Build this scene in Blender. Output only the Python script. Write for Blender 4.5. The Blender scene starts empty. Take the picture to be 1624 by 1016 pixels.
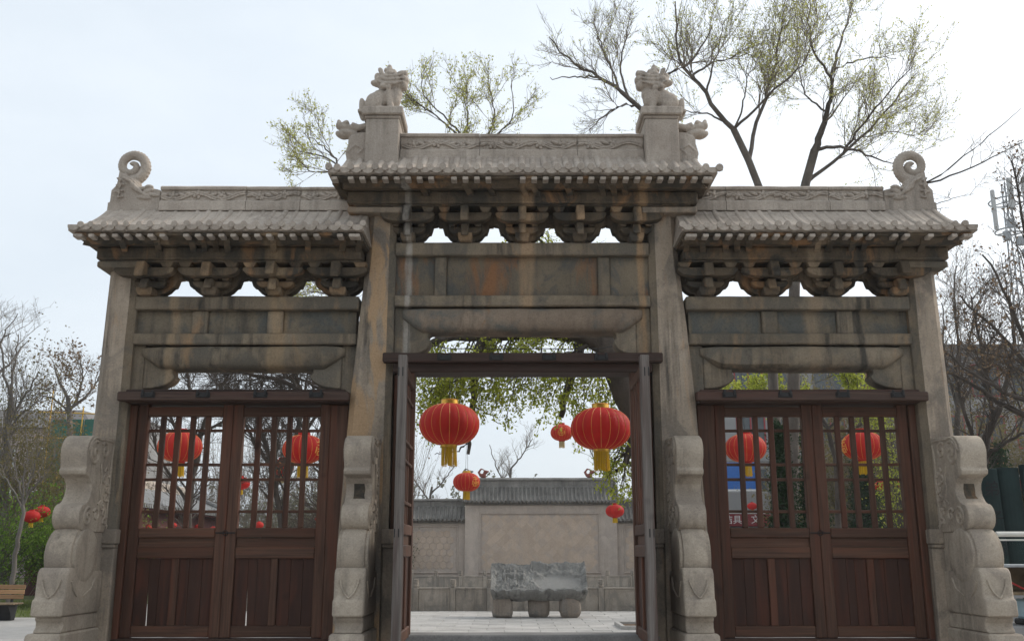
import bpy, bmesh, math, random
import numpy as np
from mathutils import Vector, Matrix, noise

SC = bpy.context.scene
COL = SC.collection
R = math.radians
rnd = random.Random(7)

# ---------------------------------------------------------------- camera
cam_d = bpy.data.cameras.new('camera')
cam_d.sensor_width = 36.0
cam_d.lens = 36.0 * 1547.0 / 1624.0
cam_d.clip_end = 2000.0
cam = bpy.data.objects.new('camera', cam_d)
cam.location = (-0.13, -12.0, 1.7)
cam.rotation_euler = (R(90 + 13.38), 0, 0)
COL.objects.link(cam)
SC.camera = cam

# ---------------------------------------------------------------- sky and sun
SUN = Vector((0.80, 0.38, 0.66)).normalized()
world = bpy.data.worlds.new('World')
SC.world = world
world.use_nodes = True
wn = world.node_tree.nodes
wl = world.node_tree.links
wn.clear()
wo = wn.new('ShaderNodeOutputWorld')
bg = wn.new('ShaderNodeBackground')
sky = wn.new('ShaderNodeTexSky')
sky.sky_type = 'NISHITA'
sky.sun_disc = False
sky.sun_elevation = math.asin(SUN.z)
sky.sun_rotation = math.atan2(SUN.x, SUN.y)
sky.air_density = 1.0
sky.dust_density = 6.0
sky.ozone_density = 1.0
hs = wn.new('ShaderNodeHueSaturation')
hs.inputs['Saturation'].default_value = 0.42
hs.inputs['Value'].default_value = 1.0
mixs = wn.new('ShaderNodeMix')
mixs.data_type = 'RGBA'
mixs.inputs[0].default_value = 0.55
mixs.inputs[7].default_value = (6.9, 7.6, 8.2, 1)      # even white of a thin high overcast
bg.inputs['Strength'].default_value = 0.14
wl.new(sky.outputs[0], hs.inputs['Color'])
wl.new(hs.outputs[0], mixs.inputs[6])
# faint thin cloud
tc = wn.new('ShaderNodeTexCoord'); mp = wn.new('ShaderNodeMapping'); nz = wn.new('ShaderNodeTexNoise'); rp = wn.new('ShaderNodeValToRGB'); mc = wn.new('ShaderNodeMix')
mp.inputs['Scale'].default_value = (1.6, 1.6, 4.0)
nz.inputs['Scale'].default_value = 1.5; nz.inputs['Detail'].default_value = 6.0; nz.inputs['Roughness'].default_value = 0.55
rp.color_ramp.elements[0].position = 0.35; rp.color_ramp.elements[0].color = (0.94, 0.955, 0.97, 1)
rp.color_ramp.elements[1].position = 0.68; rp.color_ramp.elements[1].color = (1.08, 1.07, 1.06, 1)
mc.data_type = 'RGBA'; mc.blend_type = 'MULTIPLY'; mc.inputs[0].default_value = 1.0
wl.new(tc.outputs['Generated'], mp.inputs[0]); wl.new(mp.outputs[0], nz.inputs['Vector']); wl.new(nz.outputs[0], rp.inputs[0])
wl.new(mixs.outputs[2], mc.inputs[6]); wl.new(rp.outputs[0], mc.inputs[7])
wl.new(mc.outputs[2], bg.inputs['Color'])
wl.new(bg.outputs[0], wo.inputs['Surface'])

sun_d = bpy.data.lights.new('sun', 'SUN')
sun_d.energy = 1.3
sun_d.angle = R(12)
sun_d.color = (1.0, 0.93, 0.83)
sun = bpy.data.objects.new('sun', sun_d)
sun.rotation_euler = SUN.to_track_quat('Z', 'Y').to_euler()
COL.objects.link(sun)

SC.view_settings.view_transform = 'Standard'
SC.view_settings.look = 'None'
SC.view_settings.exposure = 0.28
SC.view_settings.gamma = 1.0
SC.view_settings.use_curve_mapping = False
SC.cycles.max_bounces = 8
SC.cycles.transparent_max_bounces = 8


# ---------------------------------------------------------------- helpers: objects
def tag(o, label=None, cat=None, group=None, kind=None):
    if label: o['label'] = label
    if cat: o['category'] = cat
    if group: o['group'] = group
    if kind: o['kind'] = kind
    return o


def empty(name, loc=(0, 0, 0), rz=0.0, parent=None):
    o = bpy.data.objects.new(name, None)
    o.empty_display_size = 0.2
    COL.objects.link(o)
    o.location = loc
    o.rotation_euler = (0, 0, rz)
    if parent: o.parent = parent
    return o


def link(name, me, parent=None, loc=(0, 0, 0), rz=0.0, world_coords=False):
    o = bpy.data.objects.new(name, me)
    COL.objects.link(o)
    o.location = loc
    o.rotation_euler = (0, 0, rz)
    if parent:
        o.parent = parent
        if world_coords:
            m = Matrix.Translation(parent.location)
            o.matrix_parent_inverse = m.inverted()
    return o


def copy_tree(o, parent=None):
    c = o.copy()
    COL.objects.link(c)
    if parent:
        c.parent = parent
    for ch in list(o.children):
        copy_tree(ch, c)
    return c


def np_mesh(name, V, Q, m=None, smooth=False):
    """mesh from an (n,3) vertex array and an (f,k) array of k-gons"""
    me = bpy.data.meshes.new(name)
    V = np.asarray(V, dtype=np.float32)
    Q = np.asarray(Q, dtype=np.int32)
    f, k = Q.shape
    me.vertices.add(len(V)); me.vertices.foreach_set('co', V.ravel())
    me.loops.add(f * k); me.loops.foreach_set('vertex_index', Q.ravel())
    me.polygons.add(f)
    me.polygons.foreach_set('loop_start', np.arange(0, f * k, k, dtype=np.int32))
    if smooth: me.polygons.foreach_set('use_smooth', np.ones(f, dtype=bool))
    me.update(calc_edges=True)
    if m: me.materials.append(m)
    return me


class MB:
    """collects shapes and links them as ONE mesh"""
    def __init__(s):
        s.v = []; s.f = []

    def add(s, vs, fs):
        b = len(s.v)
        s.v += [tuple(p) for p in vs]
        s.f += [tuple(b + i for i in q) for q in fs]
        return s

    def box(s, x0, x1, y0, y1, z0, z1):
        return s.add([(x0, y0, z0), (x1, y0, z0), (x1, y1, z0), (x0, y1, z0), (x0, y0, z1), (x1, y0, z1), (x1, y1, z1), (x0, y1, z1)],
                     [(0, 3, 2, 1), (4, 5, 6, 7), (0, 1, 5, 4), (1, 2, 6, 5), (2, 3, 7, 6), (3, 0, 4, 7)])

    def bar(s, x0, x1, y0, y1, z0, z1, b=0.012, n=1, wob=0.0, seed=0):
        """chamfered bar subdivided along its longest side, edges a little uneven"""
        d = (x1 - x0, y1 - y0, z1 - z0)
        ax = max(range(3), key=lambda i: d[i])
        a, c = [i for i in range(3) if i != ax]
        lo = (x0, y0, z0); hi = (x1, y1, z1)
        b = min(b, d[a] * 0.3, d[c] * 0.3, d[ax] * 0.3)
        sec = [(lo[a] + b, lo[c]), (hi[a] - b, lo[c]), (hi[a], lo[c] + b), (hi[a], hi[c] - b), (hi[a] - b, hi[c]), (lo[a] + b, hi[c]), (lo[a], hi[c] - b), (lo[a], lo[c] + b)]
        ins = [(lo[a] + b, lo[c] + b), (hi[a] - b, lo[c] + b), (hi[a] - b, lo[c] + b), (hi[a] - b, hi[c] - b), (hi[a] - b, hi[c] - b), (lo[a] + b, hi[c] - b), (lo[a] + b, hi[c] - b), (lo[a] + b, lo[c] + b)]
        ts = [lo[ax]] + [lo[ax] + b + (d[ax] - 2 * b) * i / n for i in range(n + 1)] + [hi[ax]]
        rings = []
        for i, t in enumerate(ts):
            q = ins if i in (0, len(ts) - 1) else sec
            ring = []
            for (u, w) in q:
                p = [0, 0, 0]; p[ax] = t; p[a] = u; p[c] = w
                if wob:
                    nv = noise.noise_vector(Vector((p[0] * 2.3 + seed, p[1] * 7, p[2] * 2.3)))
                    nv2 = noise.noise_vector(Vector((p[0] * 11 + seed, p[1] * 19, p[2] * 11)))
                    for k in range(3):
                        if k != ax: p[k] += wob * (nv[k] + 0.6 * nv2[k])
                ring.append(tuple(p))
            rings.append(ring)
        return s.loft(rings, True)

    def loft(s, rings, caps=True):
        k = len(rings[0])
        vs = [p for r in rings for p in r]
        fs = []
        for i in range(len(rings) - 1):
            for j in range(k):
                j2 = (j + 1) % k
                fs.append((i * k + j, i * k + j2, (i + 1) * k + j2, (i + 1) * k + j))
        if caps:
            fs.append(tuple(range(k - 1, -1, -1)))
            fs.append(tuple((len(rings) - 1) * k + j for j in range(k)))
        return s.add(vs, fs)

    def prism(s, poly, axis, a0, a1):
        """extrude a 2D polygon along an axis; poly holds the two other coordinates in xyz order"""
        def put(p, a):
            q = list(p); q.insert(axis, a); return tuple(q)
        n = len(poly)
        vs = [put(p, a0) for p in poly] + [put(p, a1) for p in poly]
        fs = [tuple(range(n - 1, -1, -1)), tuple(range(n, 2 * n))]
        fs += [(i, (i + 1) % n, n + (i + 1) % n, n + i) for i in range(n)]
        return s.add(vs, fs)

    def tube(s, pts, rad, k=6, caps=True, flat=None):
        pts = [Vector(p) for p in pts]
        n = len(pts)
        if not hasattr(rad, '__len__'): rad = [rad] * n
        rings = []
        ref = None
        for i in range(n):
            t = (pts[min(i + 1, n - 1)] - pts[max(i - 1, 0)])
            if t.length < 1e-9: t = Vector((0, 0, 1))
            t.normalize()
            if ref is None:
                ref = Vector((0, 0, 1)) if abs(t.z) < 0.9 else Vector((1, 0, 0))
            u = (ref - t * ref.dot(t)).normalized()
            ref = u
            w = t.cross(u)
            rings.append([tuple(pts[i] + (u * math.cos(2 * math.pi * j / k) + w * math.sin(2 * math.pi * j / k)) * rad[i]) for j in range(k)])
        return s.loft(rings, caps)

    def lathe(s, prof, n=16, c=(0, 0, 0), axis=2):
        rings = []
        for (r, h) in prof:
            ring = []
            for j in range(n):
                a = 2 * math.pi * j / n
                if axis == 2: p = (c[0] + r * math.cos(a), c[1] + r * math.sin(a), c[2] + h)
                elif axis == 0: p = (c[0] + h, c[1] + r * math.cos(a), c[2] + r * math.sin(a))
                else: p = (c[0] + r * math.sin(a), c[1] + h, c[2] + r * math.cos(a))
                ring.append(p)
            rings.append(ring)
        return s.loft(rings, True)

    def ball(s, c, r, n=10, m=7, rot=None):
        if not hasattr(r, '__len__'): r = (r, r, r)
        rings = []
        for i in range(m + 1):
            th = math.pi * (i + 0.02) / (m + 0.04)
            ring = []
            for j in range(n):
                a = 2 * math.pi * j / n
                p = Vector((r[0] * math.sin(th) * math.cos(a), r[1] * math.sin(th) * math.sin(a), -r[2] * math.cos(th)))
                if rot: p = rot @ p
                ring.append((c[0] + p.x, c[1] + p.y, c[2] + p.z))
            rings.append(ring)
        return s.loft(rings, True)

    def mesh(s, name, m=None, smooth=False, bevel=0.0, seg=1, wob=0.0, wsc=3.0, sub=0):
        me = bpy.data.meshes.new(name)
        me.from_pydata(s.v, [], s.f)
        bm = bmesh.new(); bm.from_mesh(me)
        bmesh.ops.recalc_face_normals(bm, faces=bm.faces)
        if bevel:
            ed = [e for e in bm.edges if len(e.link_faces) == 2 and e.calc_face_angle(0) > 0.5]
            bmesh.ops.bevel(bm, geom=ed, offset=bevel, segments=seg, affect='EDGES', clamp_overlap=True, profile=0.5)
        if sub:
            bmesh.ops.subdivide_edges(bm, edges=[e for e in bm.edges if e.calc_length() > sub], cuts=2, use_grid_fill=True)
        if wob:
            for v in bm.verts:
                nv = noise.noise_vector(v.co * wsc) + noise.noise_vector(v.co * wsc * 4.1) * 0.4
                v.co += nv * wob
        bm.to_mesh(me); bm.free()
        if smooth:
            me.polygons.foreach_set('use_smooth', [True] * len(me.polygons))
            try: me.set_sharp_from_angle(angle=R(42))
            except Exception: pass
        if m: me.materials.append(m)
        return me

    def build(s, name, m, parent=None, world_coords=True, **kw):
        return link(name, s.mesh(name, m, **kw), parent, world_coords=world_coords)


def sculpt(mb, voxel, m, wob=0.0, wsc=12.0, smooth_it=1):
    """fuse the overlapping lumps of an MB into one carved skin"""
    me = mb.mesh('sculpt')
    o = bpy.data.objects.new('sculpt_tmp', me)
    COL.objects.link(o)
    md = o.modifiers.new('r', 'REMESH'); md.mode = 'VOXEL'; md.voxel_size = voxel
    if smooth_it:
        sm = o.modifiers.new('s', 'SMOOTH'); sm.iterations = smooth_it; sm.factor = 0.5
    dg = bpy.context.evaluated_depsgraph_get()
    out = bpy.data.meshes.new_from_object(o.evaluated_get(dg))
    bpy.data.objects.remove(o)
    if wob:
        for v in out.vertices:
            v.co += (noise.noise_vector(v.co * wsc) + noise.noise_vector(v.co * wsc * 3) * 0.5) * wob
    out.materials.clear(); out.materials.append(m)
    out.polygons.foreach_set('use_smooth', [True] * len(out.polygons))
    return out


# ---------------------------------------------------------------- helpers: materials
class NT:
    def __init__(s, name):
        s.m = bpy.data.materials.new(name); s.m.use_nodes = True
        s.n = s.m.node_tree.nodes; s.l = s.m.node_tree.links
        s.b = s.n['Principled BSDF']; s.out = s.n['Material Output']
        s.pos = s.n.new('ShaderNodeNewGeometry').outputs['Position']

    def vec(s, sc, src=None):
        q = s.n.new('ShaderNodeVectorMath'); q.operation = 'MULTIPLY'
        s.l.new(src or s.pos, q.inputs[0]); q.inputs[1].default_value = sc if hasattr(sc, '__len__') else (sc,) * 3
        return q.outputs[0]

    def noise(s, sc, detail=5, rough=0.6, dist=0.0, src=None):
        q = s.n.new('ShaderNodeTexNoise'); q.inputs['Scale'].default_value = 1.0
        q.inputs['Detail'].default_value = detail; q.inputs['Roughness'].default_value = rough
        q.inputs['Distortion'].default_value = dist
        s.l.new(s.vec(sc, src), q.inputs['Vector'])
        return q.outputs[0]

    def ramp(s, fac, a, b, c0=(0, 0, 0, 1), c1=(1, 1, 1, 1)):
        q = s.n.new('ShaderNodeValToRGB'); e = q.color_ramp.elements
        e[0].position = a; e[1].position = b
        e[0].color = c0 if len(c0) == 4 else (*c0, 1); e[1].color = c1 if len(c1) == 4 else (*c1, 1)
        s.l.new(fac, q.inputs[0])
        return q.outputs[0]

    def mix(s, fac, a, b, mode='MIX'):
        q = s.n.new('ShaderNodeMix'); q.data_type = 'RGBA'; q.blend_type = mode
        for i, v in ((0, fac), (6, a), (7, b)):
            if isinstance(v, (int, float)): q.inputs[i].default_value = v
            elif isinstance(v, tuple): q.inputs[i].default_value = v if len(v) == 4 else (*v, 1)
            else: s.l.new(v, q.inputs[i])
        return q.outputs[2]

    def math(s, op, a, b):
        q = s.n.new('ShaderNodeMath'); q.operation = op
        for i, v in ((0, a), (1, b)):
            if isinstance(v, (int, float)): q.inputs[i].default_value = v
            else: s.l.new(v, q.inputs[i])
        return q.outputs[0]

    def rand(s):
        return s.n.new('ShaderNodeObjectInfo').outputs['Random']

    def island(s):
        return s.n.new('ShaderNodeNewGeometry').outputs['Random Per Island']

    def bump(s, h, dist=0.01, strength=0.6):
        q = s.n.new('ShaderNodeBump'); q.inputs['Strength'].default_value = strength; q.inputs['Distance'].default_value = dist
        s.l.new(h, q.inputs['Height']); s.l.new(q.outputs[0], s.b.inputs['Normal'])

    def fin(s, col, rough=0.9, spec=0.25, metal=0.0):
        if isinstance(col, tuple): s.b.inputs['Base Color'].default_value = col if len(col) == 4 else (*col, 1)
        else: s.l.new(col, s.b.inputs['Base Color'])
        s.b.inputs['Roughness'].default_value = rough
        s.b.inputs['Specular IOR Level'].default_value = spec
        s.b.inputs['Metallic'].default_value = metal
        return s.m


def stone(name, c0, c1, streak=(0.09, 0.08, 0.07), streak_amt=0.5, ochre=None, ochre_at=(0.6, 0.7), grey=None, bump=0.012, rnd_amt=0.25, drips=()):
    t = NT(name)
    col = t.ramp(t.noise(1.7, 8, 0.65), 0.32, 0.68, c0, c1)
    # vertical run marks
    st = t.ramp(t.noise((10, 10, 0.55), 6, 0.62), 0.44, 0.64)
    st2 = t.ramp(t.noise((2.1, 2.1, 0.9), 4, 0.6), 0.42, 0.62)
    f = t.math('MULTIPLY', t.math('MULTIPLY', st, st2), streak_amt)
    col = t.mix(f, col, streak)
    if grey:
        col = t.mix(t.ramp(t.noise((2.6, 2.6, 1.9), 6, 0.62, 0.6), 0.47, 0.6), col, grey)
    if ochre:
        g = t.ramp(t.noise((3.0, 3.0, 0.85), 6, 0.6, 0.7), ochre_at[0], ochre_at[1])
        col = t.mix(g, col, ochre)
    # old water runs straight down through several stones: (x, half width, colour)
    for (cx, hw, dc) in drips:
        sx = t.n.new('ShaderNodeSeparateXYZ'); t.l.new(t.pos, sx.inputs[0])
        wv = t.math('MULTIPLY', t.math('SUBTRACT', t.noise((5, 5, 1.2), 4, 0.6), 0.5), 0.16)
        dx = t.math('ABSOLUTE', t.math('SUBTRACT', t.math('ADD', sx.outputs[0], wv), cx), 0.0)
        mk = t.ramp(dx, hw * 0.55, hw * 1.15, (1, 1, 1), (0, 0, 0))
        mk = t.math('MULTIPLY', mk, t.ramp(t.noise((9, 9, 1.8), 5, 0.6), 0.28, 0.56, (0.15, 0.15, 0.15), (0.9, 0.9, 0.9)))
        col = t.mix(mk, col, dc)
    fine = t.noise(55, 4, 0.7)
    col = t.mix(0.55, col, t.ramp(fine, 0.25, 0.8, (0.55, 0.55, 0.55), (1.35, 1.35, 1.35)), 'MULTIPLY')
    pits = t.ramp(t.noise(23, 5, 0.75), 0.3, 0.44, (0.62, 0.6, 0.57), (1, 1, 1))
    col = t.mix(0.7, col, pits, 'MULTIPLY')
    if rnd_amt:
        v = t.math('ADD', t.math('MULTIPLY', t.rand(), rnd_amt), 1.0 - rnd_amt / 2)
        cc = t.n.new('ShaderNodeCombineColor')
        for i in range(3): t.l.new(v, cc.inputs[i])
        col = t.mix(1.0, col, cc.outputs[0], 'MULTIPLY')
    h = t.math('ADD', t.noise(16, 8, 0.7), t.math('MULTIPLY', t.noise(70, 3, 0.6), 0.35))
    t.bump(h, bump, 0.8)
    return t.fin(col, 0.93, 0.2)


def wood(name, c0, c1, axis, rough=0.68, grey=None, spec=0.25, red=None, vary=0.45, fine=38):
    t = NT(name)
    sc = [fine, fine, fine]; sc[axis] = 1.3
    off = t.n.new('ShaderNodeVectorMath'); off.operation = 'ADD'
    cx = t.n.new('ShaderNodeCombineXYZ')
    rr = t.math('MULTIPLY', t.rand(), 37.0)
    for i in range(3): t.l.new(rr, cx.inputs[i])
    t.l.new(t.pos, off.inputs[0]); t.l.new(cx.outputs[0], off.inputs[1])
    src = off.outputs[0]
    g = t.noise(tuple(sc), 5, 0.6, 0.5, src)
    sc2 = [6, 6, 6]; sc2[axis] = 0.5
    g2 = t.noise(tuple(sc2), 4, 0.6, 1.2, src)
    col = t.ramp(g, 0.3, 0.72, c0, c1)
    if red:
        col = t.mix(t.ramp(g2, 0.46, 0.66), col, red)
    if grey:
        col = t.mix(t.ramp(t.noise(tuple(x * 0.4 for x in sc), 6, 0.7, 0.3, src), 0.42, 0.62), col, grey)
    # knots
    kn = t.ramp(t.noise(3.1, 2, 0.4, 0.2, src), 0.2, 0.31, (0.35, 0.33, 0.33), (1, 1, 1))
    col = t.mix(0.8, col, kn, 'MULTIPLY')
    v = t.math('ADD', t.math('MULTIPLY', t.rand(), vary), 1.0 - vary / 2)
    cc = t.n.new('ShaderNodeCombineColor')
    for i in range(3): t.l.new(v, cc.inputs[i])
    col = t.mix(1.0, col, cc.outputs[0], 'MULTIPLY')
    t.bump(g, 0.004, 0.6)
    return t.fin(col, rough, spec)


def plain(name, c, rough=0.7, spec=0.3, metal=0.0, var=0.25, sc=6.0, bump=0.0):
    t = NT(name)
    lo = tuple(x * (1 - var) for x in c); hi = tuple(min(1, x * (1 + var)) for x in c)
    n = t.noise(sc, 6, 0.65)
    col = t.ramp(n, 0.3, 0.7, lo, hi)
    if bump: t.bump(t.noise(sc * 6, 5, 0.7), bump, 0.6)
    return t.fin(col, rough, spec, metal)


def leafy(name, c0, c1, trans=0.45):
    t = NT(name)
    col = t.ramp(t.island(), 0.0, 1.0, c0, c1)
    d = t.n.new('ShaderNodeBsdfDiffuse'); tr = t.n.new('ShaderNodeBsdfTranslucent'); mx = t.n.new('ShaderNodeMixShader')
    t.l.new(col, d.inputs[0]); t.l.new(col, tr.inputs[0])
    mx.inputs[0].default_value = trans
    t.l.new(d.outputs[0], mx.inputs[1]); t.l.new(tr.outputs[0], mx.inputs[2])
    t.l.new(mx.outputs[0], t.out.inputs['Surface'])
    return t.m


M = {}
DRIPS = ((0.06, 0.10, (0.34, 0.235, 0.145)), (1.50, 0.06, (0.34, 0.225, 0.13)), (-1.44, 0.05, (0.36, 0.33, 0.29)), (-3.05, 0.12, (0.31, 0.225, 0.14)), (-4.35, 0.06, (0.29, 0.215, 0.14)), (3.62, 0.10, (0.27, 0.205, 0.14)), (4.2, 0.05, (0.05, 0.046, 0.04)))
M['roof'] = stone('roof_stone', (0.325, 0.275, 0.23), (0.465, 0.405, 0.345), (0.15, 0.13, 0.11), 0.5, bump=0.010, rnd_amt=0.16)
M['drum'] = stone('drum_stone', (0.335, 0.28, 0.22), (0.44, 0.375, 0.30), (0.11, 0.095, 0.08), 0.6, grey=(0.285, 0.24, 0.195), bump=0.006, rnd_amt=0.1)
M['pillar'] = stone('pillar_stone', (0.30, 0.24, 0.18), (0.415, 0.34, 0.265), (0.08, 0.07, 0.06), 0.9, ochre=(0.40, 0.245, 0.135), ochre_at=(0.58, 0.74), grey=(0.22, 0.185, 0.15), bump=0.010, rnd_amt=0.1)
M['pillar_tan'] = stone('tan_scarred_pillar_stone', (0.275, 0.22, 0.165), (0.385, 0.315, 0.24), (0.07, 0.06, 0.05), 0.85, ochre=(0.40, 0.27, 0.16), ochre_at=(0.46, 0.53), grey=(0.205, 0.175, 0.145), bump=0.012, rnd_amt=0.1)
M['tan'] = stone('flaked_tan_stone', (0.20, 0.135, 0.08), (0.34, 0.235, 0.145), (0.06, 0.05, 0.04), 0.7, grey=(0.13, 0.10, 0.07), bump=0.012, rnd_amt=0.5)
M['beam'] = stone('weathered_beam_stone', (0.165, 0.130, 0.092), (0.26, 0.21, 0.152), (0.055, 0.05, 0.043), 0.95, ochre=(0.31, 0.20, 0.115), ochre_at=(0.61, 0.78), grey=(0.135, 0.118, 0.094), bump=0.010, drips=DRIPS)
M['panel'] = stone('stained_panel_stone', (0.135, 0.112, 0.082), (0.205, 0.165, 0.118), (0.055, 0.054, 0.05), 0.8, ochre=(0.26, 0.13, 0.065), ochre_at=(0.50, 0.62), grey=(0.105, 0.102, 0.092), bump=0.008, drips=DRIPS)
M['panel_plain'] = stone('dull_panel_stone', (0.135, 0.112, 0.082), (0.205, 0.168, 0.122), (0.055, 0.054, 0.05), 0.8, grey=(0.105, 0.105, 0.095), bump=0.008, drips=DRIPS)
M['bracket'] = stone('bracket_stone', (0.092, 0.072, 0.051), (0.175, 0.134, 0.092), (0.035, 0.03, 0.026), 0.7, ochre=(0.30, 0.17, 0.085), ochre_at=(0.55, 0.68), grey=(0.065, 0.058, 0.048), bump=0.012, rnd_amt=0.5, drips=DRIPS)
M['round'] = stone('round_beam_stone', (0.20, 0.15, 0.11), (0.285, 0.22, 0.165), (0.09, 0.07, 0.055), 0.7, ochre=(0.27, 0.15, 0.075), ochre_at=(0.63, 0.7), grey=(0.15, 0.14, 0.12), bump=0.012)
M['wood_v'] = wood('door_wood_upright', (0.0405, 0.02, 0.0133), (0.105, 0.0525, 0.0326), 2, red=(0.0972, 0.037, 0.0215))
M['wood_h'] = wood('door_wood_level', (0.0444, 0.0226, 0.0154), (0.115, 0.0593, 0.0366), 0, red=(0.103, 0.0429, 0.0249))
M['board'] = wood('door_board_wood', (0.0354, 0.0154, 0.0105), (0.0538, 0.0252, 0.0164), 2, red=(0.0774, 0.0266, 0.0151), vary=0.12, fine=15)
M['lintel'] = wood('lintel_wood', (0.0344, 0.0208, 0.016), (0.0784, 0.048, 0.036), 0, red=(0.064, 0.032, 0.024))
M['wood_grey'] = wood('bare_grey_wood', (0.10, 0.085, 0.075), (0.24, 0.21, 0.19), 2, rough=0.85, red=(0.10, 0.065, 0.055))
M['iron'] = plain('black_iron', (0.012, 0.011, 0.011), 0.6, 0.4)
M['threshold'] = stone('threshold_stone', (0.17, 0.165, 0.16), (0.25, 0.242, 0.232), bump=0.006, streak_amt=0.2)
M['paving'] = stone('paving_stone', (0.37, 0.35, 0.325), (0.50, 0.475, 0.445), (0.25, 0.24, 0.22), 0.15, bump=0.004, rnd_amt=0.2)
M['wallbrick'] = stone('grey_brick_wall', (0.44, 0.365, 0.305), (0.53, 0.45, 0.385), (0.31, 0.265, 0.225), 0.4, grey=(0.43, 0.365, 0.315), bump=0.01, rnd_amt=0.1)
M['diamond'] = stone('diamond_brick', (0.47, 0.365, 0.28), (0.54, 0.43, 0.34), (0.40, 0.33, 0.27), 0.3, grey=(0.46, 0.375, 0.31), bump=0.006, rnd_amt=0.13)
M['greytile'] = stone('grey_roof_tile', (0.14, 0.13, 0.118), (0.25, 0.235, 0.212), (0.07, 0.065, 0.06), 0.6, bump=0.01)
M['balus'] = stone('balustrade_stone', (0.29, 0.25, 0.205), (0.385, 0.335, 0.28), (0.12, 0.11, 0.095), 0.8, grey=(0.24, 0.215, 0.185), bump=0.008, rnd_amt=0.2)
M['ink'] = stone('blue_grey_carved_stone', (0.17, 0.164, 0.152), (0.32, 0.31, 0.285), (0.06, 0.058, 0.055), 0.9, grey=(0.21, 0.203, 0.188), bump=0.012)
M['ink_smooth'] = stone('worn_smooth_stone', (0.23, 0.22, 0.205), (0.29, 0.28, 0.26), bump=0.002, streak_amt=0.2)
M['rock'] = stone('rough_tan_rock', (0.24, 0.195, 0.155), (0.40, 0.34, 0.285), (0.13, 0.11, 0.09), 0.6, grey=(0.22, 0.20, 0.18), bump=0.03)
M['gold'] = plain('gold_foil', (0.62, 0.36, 0.06), 0.35, 0.5, 0.75, 0.2)
M['goldline'] = plain('gold_line', (0.75, 0.37, 0.06), 0.5, 0.5, 0.0, 0.2)
M['cord'] = plain('dark_cord', (0.03, 0.028, 0.026), 0.8)
M['bark'] = stone('tree_bark', (0.055, 0.045, 0.037), (0.115, 0.095, 0.08), (0.03, 0.025, 0.022), 0.6, bump=0.03, rnd_amt=0)
M['bark_mid'] = stone('grey_brown_bark', (0.085, 0.070, 0.058), (0.165, 0.14, 0.118), (0.04, 0.034, 0.03), 0.6, bump=0.02, rnd_amt=0)
M['bark_grey'] = stone('pale_grey_bark', (0.12, 0.105, 0.09), (0.20, 0.18, 0.16), (0.07, 0.06, 0.055), 0.5, bump=0.02, rnd_amt=0)
M['twig'] = plain('twig_bark', (0.20, 0.165, 0.13), 0.9, 0.1)
M['twig_pale'] = plain('pale_twig_bark', (0.19, 0.165, 0.145), 0.9, 0.1)
M['twig_dark'] = plain('dark_twig_bark', (0.085, 0.07, 0.058), 0.9, 0.1)
M['leaf_spring'] = leafy('spring_leaf', (0.40, 0.43, 0.09), (0.58, 0.56, 0.20), 0.5)
M['leaf_green'] = leafy('fresh_green_leaf', (0.25, 0.30, 0.03), (0.48, 0.50, 0.09), 0.55)
M['leaf_shrub'] = leafy('shrub_leaf', (0.075, 0.15, 0.02), (0.20, 0.30, 0.05), 0.45)
M['leaf_olive'] = leafy('olive_leaf', (0.11, 0.105, 0.04), (0.22, 0.175, 0.075), 0.35)
M['leaf_dark'] = leafy('cypress_leaf', (0.016, 0.032, 0.016), (0.045, 0.075, 0.034), 0.2)
M['leaf_brown'] = leafy('dry_seed_pod', (0.13, 0.085, 0.05), (0.25, 0.175, 0.11), 0.3)
M['leaf_greyg'] = leafy('grey_green_brush', (0.10, 0.105, 0.065), (0.21, 0.205, 0.14), 0.3)
M['grass'] = leafy('grass_blade', (0.09, 0.13, 0.03), (0.20, 0.24, 0.07), 0.4)


def lantern_red():
    t = NT('red_lantern_cloth')
    col = t.ramp(t.noise((3, 3, 1.2), 4, 0.6), 0.3, 0.7, (0.44, 0.013, 0.012), (0.66, 0.032, 0.024))
    # some are faded more than others
    col = t.mix(t.math('MULTIPLY', t.rand(), 0.35), col, (0.62, 0.075, 0.045))
    weave = t.noise((160, 160, 160), 2, 0.5)
    d = t.n.new('ShaderNodeBsdfTranslucent'); mx = t.n.new('ShaderNodeMixShader')
    t.l.new(col, d.inputs[0]); mx.inputs[0].default_value = 0.35
    t.bump(weave, 0.003, 0.4)
    t.fin(col, 0.62, 0.25)
    t.l.new(t.b.outputs[0], mx.inputs[1]); t.l.new(d.outputs[0], mx.inputs[2])
    t.l.new(mx.outputs[0], t.out.inputs['Surface'])
    return t.m


def tassel_yellow(name, c0, c1):
    t = NT(name)
    col = t.ramp(t.island(), 0, 1, c0, c1)
    d = t.n.new('ShaderNodeBsdfTranslucent'); mx = t.n.new('ShaderNodeMixShader')
    t.l.new(col, d.inputs[0]); mx.inputs[0].default_value = 0.4
    t.fin(col, 0.6, 0.2)
    t.l.new(t.b.outputs[0], mx.inputs[1]); t.l.new(d.outputs[0], mx.inputs[2])
    t.l.new(mx.outputs[0], t.out.inputs['Surface'])
    return t.m


M['red'] = lantern_red()
M['tassel'] = tassel_yellow('yellow_tassel', (0.62, 0.40, 0.015), (0.85, 0.62, 0.05))
M['tassel_pale'] = tassel_yellow('pale_tassel', (0.62, 0.50, 0.28), (0.80, 0.68, 0.42))

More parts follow.
